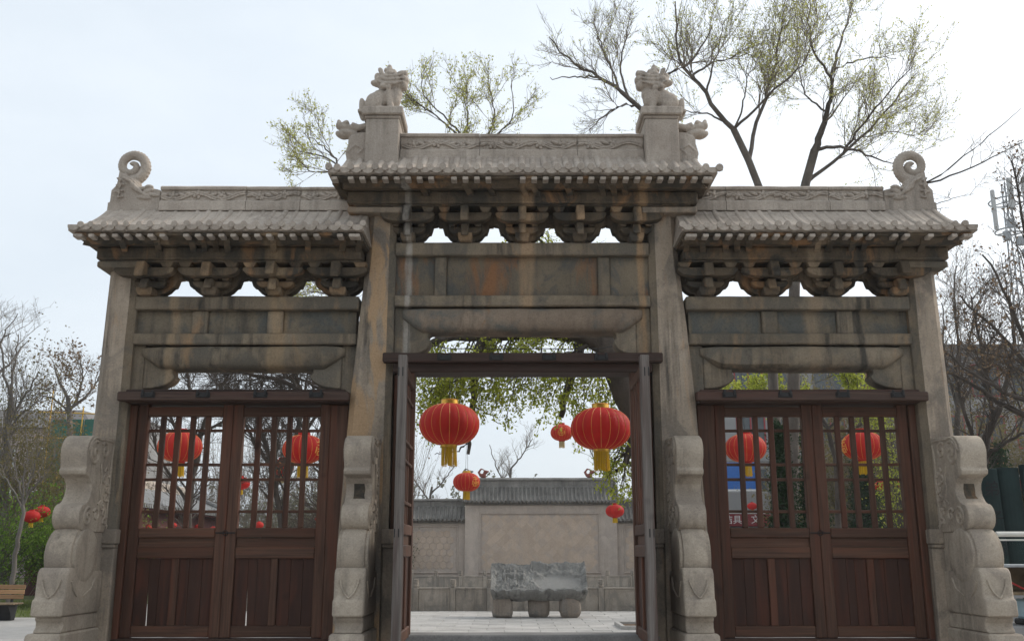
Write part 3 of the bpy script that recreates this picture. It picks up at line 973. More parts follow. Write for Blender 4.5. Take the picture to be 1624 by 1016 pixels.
def pedestal(s):
    mb = MB()
    mbox(mb, s, 1.59, 2.02, -0.33, 0.2, 6.52, 7.16, b=0.012, n=6, wob=0.003)
    mbox(mb, s, 1.575, 2.035, -0.345, 0.21, 7.1605, 7.20, b=0.012)
    mbox(mb, s, 1.54, 2.07, -0.39, 0.25, 7.2005, 7.31, b=0.014, n=4, wob=0.003)
    mbox(mb, s, 2.0, 2.24, -0.24, 0.2, 6.45, 6.62, b=0.02)
    part(mb, 'lion_plinth', M['roof'])


# ---------------------------------------------------------------- drum stones
def spiral(mb, c, r0, turns, x, rad, dirn=1, a0=0.0):
    n = int(14 * turns)
    pts = [(x, c[0] + dirn * (r0 * (1 - i / n) + 0.008) * math.cos(a0 + 2 * math.pi * turns * i / n), c[1] + (r0 * (1 - i / n) + 0.008) * math.sin(a0 + 2 * math.pi * turns * i / n)) for i in range(n + 1)]
    mb.tube(pts, rad, 6)


def drum_stone(cx, worn=False):
    def arc(cy, cz, r, a0, a1, n=8):
        return [(cy + r * math.cos(R(a0 + (a1 - a0) * i / n)), cz + r * math.sin(R(a0 + (a1 - a0) * i / n))) for i in range(n + 1)]
    top = [(-0.26, 3.03), (-0.50, 3.02)] + arc(-0.80, 2.80, 0.205, 75, 200, 10) + [(-0.97, 2.63), (-1.0, 2.60), (-0.985, 2.555), (-0.92, 2.535), (-0.86, 2.52)]
    top += [(-0.80, 2.46), (-0.785, 2.40), (-0.80, 2.33), (-0.86, 2.26), (-0.93, 2.225)] + arc(-0.90, 2.09, 0.15, 110, 255, 9) + [(-0.90, 1.93), (-0.26, 1.93)]
    w = 0.15
    body = part(MB().prism(top, 0, cx - w, cx + w), 'drum_stone', M['drum'], bevel=0.03, seg=3, smooth=True)
    dr = MB()
    prof = [(0.20, -0.172), (0.282, -0.172), (0.292, -0.164), (0.294, -0.138), (0.318, -0.130), (0.331, -0.10), (0.334, 0.0), (0.331, 0.10), (0.318, 0.130), (0.294, 0.138), (0.292, 0.164), (0.282, 0.172), (0.20, 0.172)]
    dr.lathe(prof, 40, (cx, -0.80, 1.675), 0)
    dr.box(cx - 0.132, cx + 0.132, -0.62, -0.26, 1.40, 1.929)
    part(dr, 'drum', M['drum'], body, smooth=True)
    # cloth-draped block and stepped foot
    blk = MB().prism([(-0.30, 1.50), (-0.98, 1.50), (-1.02, 1.545), (-1.17, 1.545), (-1.215, 1.49), (-1.225, 1.235), (-1.275, 1.215), (-1.285, 1.04), (-0.30, 1.04)], 0, cx - 0.168, cx + 0.168)
    bo = part(blk, 'draped_block', M['drum'], body, bevel=0.028, seg=3, smooth=True)
    gr = MB()
    for d in (-1, 1):
        gr.tube([(cx + d * 0.10, -1.222, 1.42), (cx + d * 0.085, -1.232, 1.36), (cx + d * 0.05, -1.236, 1.285), (cx, -1.262, 1.232)], [0.016, 0.013, 0.011, 0.008], 6)
        gr.tube([(cx + d * 0.171, -1.12, 1.40), (cx + d * 0.172, -1.06, 1.31), (cx + d * 0.172, -0.95, 1.235)], [0.014, 0.012, 0.008], 6)
        gr.tube([(cx + d * 0.171, -0.52, 1.42), (cx + d * 0.172, -0.60, 1.31), (cx + d * 0.172, -0.80, 1.235)], [0.014, 0.012, 0.008], 6)
    part(gr, 'petal_carving', M['drum'], body, smooth=True)
    ft = MB().prism([(-0.28, 1.0395), (-1.20, 1.0395), (-1.19, 1.0), (-1.165, 0.98), (-1.165, 0.93), (-1.20, 0.90), (-1.215, 0.872), (-0.28, 0.872)], 0, cx - 0.150, cx + 0.150)
    part(ft, 'stepped_foot', M['drum'], body, bevel=0.016, seg=2)
    ft2 = MB().prism([(-0.28, 0.8715), (-1.30, 0.8715), (-1.33, 0.80), (-1.34, 0.30), (-1.42, 0.28), (-1.42, -0.05), (-0.28, -0.05)], 0, cx - 0.185, cx + 0.185)
    part(ft2, 'base_stone', M['drum'], body, bevel=0.02)
    # scroll and cloud carving on both cheeks
    cv = MB()
    for d in (-1, 1):
        x = cx + d * (w + 0.003)
        spiral(cv, (-0.79, 2.80), 0.145, 1.6, x, 0.020, 1, 1.2)
        spiral(cv, (-0.53, 2.86), 0.10, 1.4, x, 0.018, -1, 0.6)
        spiral(cv, (-0.84, 2.09), 0.105, 1.6, x, 0.018, 1, 1.2)
        spiral(cv, (-0.62, 2.12), 0.075, 1.3, x, 0.016, -1, 0.4)
        cv.tube([(x, -0.97, 2.83)] + [(x, p[0] * 0.985 + 0.02, p[1]) for p in arc(-0.80, 2.80, 0.185, 170, 70, 8)] + [(x, -0.45, 2.985), (x, -0.30, 2.985)], 0.014, 5)
        for k in range(7):
            z = 2.62 - k * 0.095
            y = -0.42 - 0.05 * math.sin(k * 1.9)
            spiral(cv, (y, z), 0.052, 1.1, x, 0.014, 1 if k % 2 else -1, k)
            cv.ball((x, y + 0.075, z - 0.045), (0.016, 0.035, 0.022), 7, 5)
        cv.tube([(x, -0.62, 2.70), (x, -0.55, 2.55), (x, -0.58, 2.42), (x, -0.52, 2.30), (x, -0.60, 2.24)], 0.014, 5)
        cv.tube([(x, -0.30, 2.95), (x, -0.33, 2.7), (x, -0.30, 2.45), (x, -0.33, 2.2), (x, -0.30, 1.97)], 0.014, 5)
    part(cv, 'scroll_carving', M['drum'], body, smooth=True)
    if worn:
        # a flaked, blackened patch on the neck
        fl = MB()
        fl.loft([[(cx - 0.055, y - 0.004, z), (cx + 0.06 + 0.012 * k % 0.02, y - 0.004, z), (cx + 0.06, y + 0.03, z), (cx - 0.055, y + 0.03, z)] for k, (y, z) in enumerate(((-0.800, 2.465), (-0.7875, 2.40), (-0.803, 2.33), (-0.832, 2.295)))])
        part(fl, 'flaked_patch', M['bracket'], body)
    return body


# ---------------------------------------------------------------- doors
def iron_staples(xs, y, z, parent):
    for x in xs:
        mb = MB()
        mb.bar(x - 0.085, x + 0.085, y - 0.012, y + 0.004, z - 0.035, z + 0.03, b=0.006)
        mb.bar(x - 0.075, x - 0.045, y - 0.03, y - 0.0125, z - 0.015, z + 0.055, b=0.006)
        mb.bar(x + 0.045, x + 0.075, y - 0.03, y - 0.0125, z - 0.015, z + 0.055, b=0.006)
        part(mb, 'iron_staple', M['iron'], parent)


def door_leaf(xa, xb, z0, z1, hinge_left, slit=False):
    """lattice-topped leaf built in the XZ plane at y=0; returns its Empty at the hinge foot"""
    root = empty('door_leaf', (0, 0, 0))
    th = 0.05
    sw = 0.125
    def add(mb, name, m):
        return link(name, mb.mesh(name, M[m]), root)
    add(MB().bar(xa, xa + sw, -th, th, z0 - 0.008, z1 + 0.10, b=0.008, n=14, wob=0.003, seed=xa), 'stile', 'wood_v' if xa < 50 else 'wood_grey')
    add(MB().bar(xb - sw, xb, -th, th, z0 - 0.008, z1 + 0.10, b=0.008, n=14, wob=0.003, seed=xb), 'stile', 'wood_v')
    a, b = xa + sw + 0.0005, xb - sw - 0.0005
    H = z1 - z0
    zb0, zb1 = z0, z0 + 0.125            # bottom rail
    zr0, zr1 = z0 + 0.895, z0 + 1.025    # lower middle rail
    zm0, zm1 = z0 + 1.135, z0 + 1.25     # rail under the lattice
    zt0, zt1 = z1 - 0.12, z1
    for (p, q) in ((zb0, zb1), (zr0, zr1), (zm0, zm1), (zt0, zt1)):
        add(MB().bar(a, b, -th + 0.004, th - 0.004, p, q, b=0.010, n=8, wob=0.005, seed=p * 3 + xa), 'rail', 'wood_h')
    add(MB().bar(a, b, -0.012, 0.014, zr1 + 0.0005, zm0 - 0.0005, b=0.003, n=4), 'panel', 'wood_h')
    mid = (a + b) / 2 + rnd.uniform(-0.01, 0.01)
    add(MB().bar(mid - 0.045, mid + 0.045, -0.036, 0.036, zb1 + 0.0005, zr0 - 0.0005, b=0.008, n=6, wob=0.003), 'muntin', 'wood_v')
    for (p, q) in ((a, mid - 0.0455), (mid + 0.0455, b)):
        nb = 3
        cut = sorted(rnd.uniform(-0.03, 0.03) + (q - p) * k / nb for k in range(1, nb))
        xs = [p] + [p + c for c in cut] + [q]
        for k in range(nb):
            ga = 0.0015
            mb = MB()
            x0, x1 = xs[k] + ga, xs[k + 1] - ga
            off = rnd.uniform(-0.004, 0.004)
            if slit and k == 1 and p == a:
                # this board has shrunk away from its neighbour towards the foot
                mb.loft([[(x0 + 0.016, -0.012 + off, zb1 + 0.0005), (x1, -0.012 + off, zb1 + 0.0005), (x1, 0.014, zb1 + 0.0005), (x0 + 0.016, 0.014, zb1 + 0.0005)],
                         [(x0, -0.012 + off, zr0 - 0.25), (x1, -0.012 + off, zr0 - 0.25), (x1, 0.014, zr0 - 0.25), (x0, 0.014, zr0 - 0.25)],
                         [(x0, -0.012 + off, zr0 - 0.0005), (x1, -0.012 + off, zr0 - 0.0005), (x1, 0.014, zr0 - 0.0005), (x0, 0.014, zr0 - 0.0005)]])
            else:
                mb.bar(x0, x1, -0.012 + off, 0.014, zb1 + 0.0005, zr0 - 0.0005, b=0.004, n=5, wob=0.0015)
            add(mb, 'board', 'board')
    # lattice: upright bars in front of level bars
    nb = 4
    for k in range(nb):
        x = a + (b - a) * (k + 1) / (nb + 1)
        add(MB().bar(x - 0.033, x + 0.033, -0.036, 0.010, zm1 + 0.0005, zt0 - 0.0005, b=0.007, n=8, wob=0.004, seed=x * 5), 'lattice_bar', 'wood_v')
    hz = zt0 - zm1
    for fz in (0.145, 0.43, 0.565, 0.875):
        z = zm1 + hz * fz
        add(MB().bar(a, b, 0.0105, 0.036, z - 0.018, z + 0.018, b=0.005, n=6, wob=0.003, seed=z), 'lattice_bar', 'wood_h')
    return root


def side_doors(s):
    # jambs, lintel, sill
    part(mbox(MB(), s, 4.735, 4.83, -0.09, 0.12, 0.60, 3.468, b=0.01, n=10, wob=0.003), 'door_jamb', M['wood_v'])
    part(mbox(MB(), s, 2.14, 2.355, -0.09, 0.12, 0.60, 3.468, b=0.01, n=10, wob=0.003), 'door_jamb', M['wood_v'])
    lt = part(mbox(MB(), s, 2.09, 4.875, -0.40, -0.285, 3.475, 3.585, b=0.012, n=14, wob=0.005, seed=s), 'door_lintel', M['lintel'])
    part(mbox(MB(), s, 2.15, 4.82, -0.284, 0.13, 3.47, 3.63, b=0.012, n=14, wob=0.004, seed=s + 2), 'door_head', M['lintel'])
    iron_staples([s * x for x in (2.48, 3.15, 3.84, 4.50)], -0.402, 3.545, lt)
    part(mbox(MB(), s, 2.16, 4.82, -0.10, 0.10, 0.0, 0.727, b=0.012, n=8, wob=0.003), 'door_sill', M['lintel'])
    for (a, b, sl) in ((2.36, 3.558, True), (3.562, 4.73, True)):
        lo, hi = sorted((s * a, s * b))
        d = door_leaf(lo, hi, 0.74, 3.45, True, slit=(s < 0))
        d.parent = gate
    # iron ring pull and hasp where the leaves meet
    mb = MB()
    mb.tube([(s * 3.56 + 0.03 * math.cos(t), -0.062 - 0.008 * math.sin(t), 1.93 + 0.03 * math.sin(t)) for t in [2 * math.pi * i / 14 for i in range(15)]], 0.005, 6)
    mb.bar(s * 3.56 - 0.12, s * 3.56 + 0.12, -0.064, -0.052, 1.925, 1.94, b=0.003)
    part(mb, 'door_hasp', M['iron'])


def centre_doors():
    for s in (-1, 1):
        part(mbox(MB(), s, 1.425, 1.585, -0.12, 0.14, 0.55, 3.84, b=0.01, n=12, wob=0.003), 'door_jamb', M['wood_v'])
    lt = part(MB().bar(-1.70, 1.70, -0.40, -0.285, 3.945, 4.06, b=0.012, n=18, wob=0.005, seed=5), 'door_lintel', M['lintel'])
    part(MB().bar(-1.585, 1.585, -0.284, 0.10, 3.842, 3.955, b=0.012, n=18, wob=0.004, seed=6), 'door_head', M['lintel'])
    part(MB().bar(-1.585, 1.585, -0.16, 0.0, 3.9555, 4.085, b=0.012, n=18, wob=0.004, seed=8), 'door_head', M['lintel'])
    iron_staples((-0.95, -0.32, 0.32, 0.95), -0.402, 4.0, lt)
    part(MB().bar(-1.58, 1.58, -0.30, 0.12, 0.0, 0.785, b=0.015, n=10, wob=0.003), 'threshold', M['threshold'])
    for s in (-1, 1):
        # the leaf stands open towards the viewer at a right angle to the gate
        d = door_leaf(0.0, 1.24, 0.74, 3.72, True)
        d.parent = gate
        d.location = (s * 1.36, -0.13, 0.02)
        d.rotation_euler = (0, 0, R(-90 - s * 0.8))
        for ch in d.children:
            if ch.name.startswith('stile'):
                xs = [v.co.x for v in ch.data.vertices]
                if max(xs) > 1.0:
                    ch.data = ch.data.copy(); ch.data.materials[0] = M['wood_grey']
                    tag(ch, 'weathered bare grey edge of the open leaf')
                    # two mortise slots near the head
        for dx in (-0.022, 0.022):
            mb = MB().bar(s * 1.36 + dx - 0.006, s * 1.36 + dx + 0.006, -1.374, -1.368, 3.60, 3.70, b=0.001)
            part(mb, 'mortise_slot', M['iron'], d if False else gate)
            mb = MB().bar(s * 1.36 + dx - 0.006, s * 1.36 + dx + 0.006, -1.374, -1.368, 1.86, 1.95, b=0.001)
            part(mb, 'mortise_slot', M['iron'], gate)


for s in (-1, 1):
    gate_half(s)
centre_bay()
roof(-1, 1.90, 5.43, 1.96, 5.34, 5.50, 5.985, 0.142, 0.036, low=0.010)
roof(1, 1.90, 5.43, 1.96, 5.34, 5.50, 5.985, 0.142, 0.036, low=0.010)
roof(1, -2.36, 2.36, -2.24, 2.24, 6.225, 6.72, 0.140, 0.042)
soffit(1.96, 5.36, 5.50, 5.386); soffit(-5.36, -1.96, 5.50, 5.386)
soffit(-2.28, 2.28, 6.225, 6.116)
ridge(-4.66, -1.99, 5.965, 0.335, [-3.55, -2.85])
ridge(1.99, 4.66, 5.965, 0.335, [2.62, 3.95])
ridge(-1.585, 1.585, 6.67, 0.365, [-0.55, 0.72])
for s in (-1, 1):
    pedestal(s); lion(s); dragon_head(s); finial(s)
    side_doors(s)
    drum_stone(s * 5.05, s > 0); drum_stone(s * 1.865, s < 0)
centre_doors()

# ================================================================ screen wall behind
def screen_wall():
    root = tag(empty('screen_wall', (1.3, 37, 0)), 'grey brick screen wall with tiled roof and recessed diamond brick panels beyond the courtyard', 'wall')
    def p(mb, name, m, parent=None, **k):
        return mb.build(name, M[m], parent or root, **k)
    # (x0, x1, yfront, wall top, panel x0, x1, z0, z1, brick)
    secs = [('main', -2.45, 5.03, 37.0, 4.02, -1.66, 4.12, 0.80, 3.55), ('wing', -7.3, -2.4501, 37.25, 3.15, -6.4, -2.85, 0.80, 2.95), ('wing', 5.0301, 9.9, 37.25, 3.15, 5.45, 9.0, 0.80, 2.95)]
    for kind, x0, x1, yf, zt, a, b, z0, z1 in secs:
        p(MB().bar(x0, x1, yf, yf + 0.8, 0, zt, b=0.02, n=10), 'wall', 'wallbrick')
        # frame proud of the field
        fr = MB()
        p(MB().bar(x0 + 0.002, a - 0.08, yf - 0.05, yf - 0.0005, 0.5, zt - 0.05, b=0.01, n=4), 'pier', 'wallbrick')
        p(MB().bar(b + 0.08, x1 - 0.002, yf - 0.05, yf - 0.0005, 0.5, zt - 0.05, b=0.01, n=4), 'pier', 'wallbrick')
        p(MB().bar(a - 0.079, b + 0.079, yf - 0.05, yf - 0.0005, z1 + 0.07, zt - 0.05, b=0.01, n=6), 'frieze', 'wallbrick')
        p(MB().bar(x0, x1, yf - 0.09, yf - 0.0505, 0.0, 0.50, b=0.01, n=6), 'plinth', 'wallbrick')
        for (q0, q1, w0, w1) in ((a - 0.078, b + 0.078, z1 + 0.0, z1 + 0.068), (a - 0.078, b + 0.078, z0 - 0.07, z0)):
            p(MB().bar(q0, q1, yf - 0.075, yf - 0.0005, w0, w1, b=0.012, n=6), 'panel_moulding', 'wallbrick')
        for (q0, q1) in ((a - 0.078, a - 0.002), (b + 0.002, b + 0.078)):
            p(MB().bar(q0, q1, yf - 0.075, yf - 0.0005, z0 + 0.0005, z1 - 0.0005, b=0.012, n=4), 'panel_moulding', 'wallbrick')
        # field bricks
        if kind == 'main':
            w, h = 0.50, 0.46
            me = None
            d = MB()
            d.loft([[(-w / 2, 0, 0), (0, 0, -h / 2), (w / 2, 0, 0), (0, 0, h / 2)], [(-w / 2 + 0.008, -0.006, 0), (0, -0.006, -h / 2 + 0.008), (w / 2 - 0.008, -0.006, 0), (0, -0.006, h / 2 - 0.008)]])
            me = d.mesh('diamond_brick', M['diamond'])
            nm = 'diamond_brick'
        else:
            w, h = 0.38, 0.38
            d = MB()
            hexo = [(w / 2 * math.cos(R(30 + 60 * k)), h / 2 * math.sin(R(30 + 60 * k))) for k in range(6)]
            d.loft([[(x, 0, z) for x, z in hexo], [(x * 0.92, -0.016, z * 0.92) for x, z in hexo]])
            me = d.mesh('hexagon_brick', M['diamond']); nm = 'hexagon_brick'
            w = 0.34; h = 0.60
        r = 0
        zz = z0 + h / 2
        while zz < z1 - h * 0.45:
            x = a + w / 2 + (w / 2 if r % 2 else 0)
            while x < b - w * 0.45:
                if kind == 'main' or x > -5.2 and x < 7.6:
                    o = link(nm, me, root, (0, 0, 0))
                    o.location = (x - 1.3, yf - 0.0005 - rnd.uniform(0, 0.004) - 37, zz)
                x += w
            zz += h / 2; r += 1
        # eave courses, dentils and roof
        p(MB().bar(x0 - 0.05, x1 + 0.05, yf - 0.12, yf + 0.92, zt + 0.0005, zt + 0.06, b=0.008, n=8), 'cornice', 'greytile')
        dn = MB()
        k = x0
        while k < x1 + 0.05:
            dn.box(k, k + 0.10, yf - 0.19, yf + 0.99, zt + 0.061, zt + 0.115); k += 0.17
        tag(p(dn, 'rafter_row', 'balus'), kind='stuff')
        rise = 0.72 if kind == 'main' else 0.62
        ze = zt + 0.14; zr = ze + rise
        yc = yf + 0.4
        rf = MB()
        xa, xb = (x0 - 0.12, x1 + 0.12) if kind == 'main' else (x0, x1)
        rf.loft([[(x, yc - 0.74, ze), (x, yc - 0.35, ze + rise * 0.42), (x, yc - 0.1, zr), (x, yc + 0.1, zr), (x, yc + 0.35, ze + rise * 0.42), (x, yc + 0.74, ze), (x, yc + 0.74, ze - 0.03), (x, yc - 0.74, ze - 0.03)] for x in (xa, xb)])
        ro = p(rf, 'roof', 'greytile')
        tl = MB()
        k = xa + 0.08
        while k < xb:
            j = rnd.uniform(-0.015, 0.015)
            tl.tube([(k + j, yc - 0.80, ze + 0.0), (k, yc - 0.74, ze + 0.03), (k, yc - 0.35, ze + rise * 0.42 + 0.03), (k, yc - 0.12, zr + 0.02)], 0.058, 7)
            k += 0.205
        tag(p(tl, 'roll_tile_row', 'greytile', ro, smooth=True), kind='stuff')
        tl = MB()
        k = xa + 0.08 + 0.1025
        while k < xb:
            tl.prism([(k - 0.09, ze + 0.0), (k, ze - 0.09), (k + 0.09, ze + 0.0)], 1, yc - 0.79, yc - 0.76)
            k += 0.205
        tag(p(tl, 'drip_tile_row', 'greytile', ro), kind='stuff')
        rg = MB()
        sec = [(-0.16, 0), (-0.16, 0.07), (-0.11, 0.09), (-0.11, 0.34), (-0.17, 0.37), (-0.17, 0.42), (-0.08, 0.50), (0.08, 0.50), (0.17, 0.42), (0.17, 0.37), (0.11, 0.34), (0.11, 0.09), (0.16, 0.07), (0.16, 0)]
        n = 20
        hh = 1.0 if kind == 'main' else 0.9
        rg.loft([[(xa + 0.1 + (xb - xa - 0.2) * i / n, yc + y, zr - 0.03 + z * hh + 0.012 * noise.noise(Vector((i * 0.7, y, 2)))) for y, z in sec] for i in range(n + 1)])
        p(rg, 'ridge', 'greytile')
    # small glazed beasts on the main ridge
    for (x, kind) in ((-2.36, 0), (-1.58, 1), (4.75, 0), (3.75, 1)):
        b = MB()
        zz = 5.33
        b.ball((x, 37.4, zz + 0.12), (0.16, 0.09, 0.12)); b.ball((x + 0.12, 37.4, zz + 0.30), (0.12, 0.09, 0.11)); b.ball((x + 0.22, 37.4, zz + 0.33), (0.09, 0.06, 0.05))
        b.tube([(x - 0.1, 37.4, zz + 0.1), (x - 0.22, 37.4, zz + 0.3), (x - 0.1, 37.4, zz + 0.46), (x + 0.05, 37.4, zz + 0.42)], [0.08, 0.07, 0.05, 0.03], 8)
        b.tube([(x + 0.1, 37.4, zz), (x + 0.1, 37.4, zz + 0.2)], 0.05, 6)
        me = sculpt(b, 0.03, M['redglaze'] if kind else M['greytile'])
        link('ridge_beast', me, root, world_coords=True)


M['redglaze'] = plain('dull_red_glaze', (0.20, 0.055, 0.038), 0.5, 0.4)
screen_wall()


# ================================================================ balustrades
def balustrade(y, x0, n, label, h=0.92):
    root = tag(empty('balustrade', (1.0, y, 0)), label, 'balustrade', 'stone balustrades round the courtyard')
    step = 1.12
    post = MB()
    post.bar(-0.085, 0.085, -0.085, 0.085, -0.02, h - 0.24, b=0.012, n=4)
    post.lathe([(0.055, h - 0.241), (0.055, h - 0.22), (0.085, h - 0.21), (0.088, h - 0.16), (0.07, h - 0.145), (0.088, h - 0.13), (0.088, h - 0.06), (0.07, h - 0.05), (0.085, h - 0.035), (0.08, h - 0.005), (0.04, h)], 14)
    pm = post.mesh('post', M['balus'], smooth=True)
    pan = MB()
    L = step - 0.174
    pan.bar(-L / 2, L / 2, -0.045, 0.045, -0.02, h - 0.30, b=0.012, n=4, wob=0.002)
    pmn = pan.mesh('panel', M['balus'])
    rl = MB(); rl.bar(-L / 2, L / 2, -0.06, 0.06, h - 0.2995, h - 0.235, b=0.012, n=4)
    rmn = rl.mesh('handrail', M['balus'])
    fld = MB()
    fz0, fz1, fx = 0.16, h - 0.36, L / 2 - 0.10
    for (a, b, c, d) in ((-fx, fx, fz0 - 0.02, fz0), (-fx, fx, fz1, fz1 + 0.02), (-fx - 0.02, -fx, fz0, fz1), (fx, fx + 0.02, fz0, fz1)):
        fld.box(a, b, -0.053, -0.0455, c, d)
    fm = fld.mesh('panel_border', M['balus'])
    for i in range(n):
        x = x0 + step * i
        o = link('post', pm, root, (x - 1.0, 0, 0))
        if i < n - 1:
            q = link('panel', pmn, root, (x - 1.0 + step / 2, 0, 0))
            link('panel_border', fm, q)
            link('handrail', rmn, root, (x - 1.0 + step / 2, 0, 0))


balustrade(18.6, -8.64, 17, 'nearer low stone balustrade right behind the carved stone table')
balustrade(34.0, -9.2, 18, 'farther low stone balustrade at the foot of the screen wall')


# ================================================================ carved stone table
def stone_table():
    root = tag(empty('carved_stone_table', (0.6, 15.6, 0)), 'blue grey carved inkstone-like slab resting on three rough boulders in the courtyard', 'stone table')
    x0, x1, y0, y1 = -0.70, 1.90, 15.05, 16.1
    nx, ny = 130, 60
    V = []; 
    def topz(u, v):
        x = x0 + (x1 - x0) * u; y = y0 + (y1 - y0) * v
        z = 0.655 + 0.66 * v ** 0.95
        n1 = noise.fractal(Vector((x * 3.2, y * 4, 1)), 1.0, 2.0, 5)
        n2 = noise.fractal(Vector((x * 9, y * 11, 4)), 1.0, 2.0, 4)
        # rim
        e = min(u * 2.6, (1 - u) * 2.6, v * 1.05, (1 - v) * 1.05)
        rim = max(0, 1 - e / 0.13)
        z += 0.085 * rim ** 0.6
        # smooth pond on the right
        pu, pv = (u - 0.69) / 0.235, (v - 0.42) / 0.29
        rr = math.sqrt(pu * pu + pv * pv) + 0.10 * math.sin(6 * math.atan2(pv, pu)) * 0.5
        pond = 1 / (1 + math.exp((rr - 1) * 22))
        carve = (0.05 * n1 + 0.035 * n2) * (1 - pond)
        if u < 0.45: carve += 0.05 * (abs(noise.noise(Vector((x * 14, y * 9, 8)))) - 0.25) * (1 - rim) * 1.8
        # rocks behind the pond
        if v > 0.6 and u > 0.42: carve += 0.10 * max(0, noise.noise(Vector((x * 4.5, y * 5, 3))) + 0.25) * (1 - pond)
        # carved buildings at upper left
        if 0.12 < u < 0.36 and 0.45 < v < 0.85:
            if abs((v - 0.66)) < 0.045 or abs(u - 0.14) < 0.012 or abs(u - 0.25) < 0.012 or abs(u - 0.345) < 0.012: carve += 0.055
            else: carve -= 0.045
        return x + 0.012 * n2, y + 0.03 * n1 * (1 if v in (0, 1) else 0), z - 0.07 * pond + carve * 0.9
    for j in range(ny + 1):
        for i in range(nx + 1):
            V.append(topz(i / nx, j / ny))
    F = []
    W = nx + 1
    for j in range(ny):
        for i in range(nx): F.append((j * W + i, j * W + i + 1, (j + 1) * W + i + 1, (j + 1) * W + i))
    top_n = len(V)
    # skirt all round with a broken face
    loop = [i for i in range(nx + 1)] + [j * W + nx for j in range(1, ny + 1)] + [ny * W + i for i in range(nx - 1, -1, -1)] + [j * W for j in range(ny - 1, 0, -1)]
    rings = [loop]
    cx, cy = (x0 + x1) / 2, (y0 + y1) / 2
    for k in range(1, 7):
        t = k / 6
        ring = []
        for q in loop:
            x, y, z = V[q]
            nv = noise.fractal(Vector((x * 6, y * 5, t * 0.9)), 1.0, 2.0, 4)
            zb = 0.445 + 0.05 * noise.noise(Vector((x * 2.5, y * 2.5, 5)))
            if y > cy: zb = 0.50
            out = 1.0 + 0.012 * math.sin(t * math.pi) + 0.022 * nv - 0.075 * t * t
            ring.append(len(V)); V.append((cx + (x - cx) * out, cy + (y - cy) * (1.0 + (out - 1) * 2) + (0.16 * t ** 1.5 if y < cy else 0), z + (zb - z) * t))
        rings.append(ring)
    for a, b in zip(rings[:-1], rings[1:]):
        n = len(a)
        for i in range(n): F.append((a[i], b[i], b[(i + 1) % n], a[(i + 1) % n]))
    F.append(tuple(rings[-1]))
    me = bpy.data.meshes.new('slab'); me.from_pydata(V, [], F)
    bm = bmesh.new(); bm.from_mesh(me); bmesh.ops.recalc_face_normals(bm, faces=bm.faces); bm.to_mesh(me); bm.free()
    me.materials.append(M['ink']); me.materials.append(M['ink_smooth'])
    for p in me.polygons:
        u = (p.center.x - x0) / (x1 - x0); v = (p.center.y - y0) / (y1 - y0)
        pu, pv = (u - 0.69) / 0.235, (v - 0.42) / 0.29
        if p.center.z > 0.7 and math.sqrt(pu * pu + pv * pv) + 0.05 * math.sin(6 * math.atan2(pv, pu)) < 1.0: p.material_index = 1
    link('slab', me, root, world_coords=True)
    for (x, y, sx, sz, sd) in ((-0.39, 15.40, 0.27, 0.53, 1), (0.60, 15.62, 0.29, 0.52, 2), (1.43, 15.40, 0.29, 0.53, 3)):
        b = MB(); b.ball((0, 0, 0), (1, 1, 1), 28, 20)
        me = b.mesh('boulder', M['rock'], smooth=True)
        for v in me.vertices:
            c = v.co.copy()
            # squared-off boulder
            q = Vector([math.copysign(abs(a) ** (0.42 if sd != 3 else 0.6), a) for a in c])
            nv = noise.fractal(c * 1.6 + Vector((sd * 7, 0, 0)), 1.0, 2.0, 5) * 0.10
            lay = 0.02 * math.sin(q.z * 14 + 3 * nv) if sd == 1 else 0.0
            q *= 1 + nv + lay
            v.co = Vector((x + q.x * sx, y + q.y * 0.24, max(0.0, sz / 2 + q.z * sz / 2)))
        link('boulder', me, root, world_coords=True)


stone_table()
# tree pit with a stone kerb, at the right of the view through the gate
tp = tag(empty('tree_pit', (3.0, 11.9, 0)), 'square tree pit with pale stone kerb in the courtyard paving', 'tree pit')
for (a, b, c, d) in ((2.35, 3.9, 11.1, 11.2), (2.35, 2.45, 11.2005, 12.6), (3.8, 3.9, 11.2005, 12.6), (2.35, 3.9, 12.6005, 12.7)):
    MB().bar(a, b, c, d, -0.02, 0.09, b=0.01).build('kerb_stone', M['paving'], tp)
MB().bar(2.4505, 3.7995, 11.2010, 12.5995, -0.02, 0.035, b=0.01).build('soil', plain('bare_soil', (0.13, 0.09, 0.06), 0.95, 0.1, bump=0.03), tp)


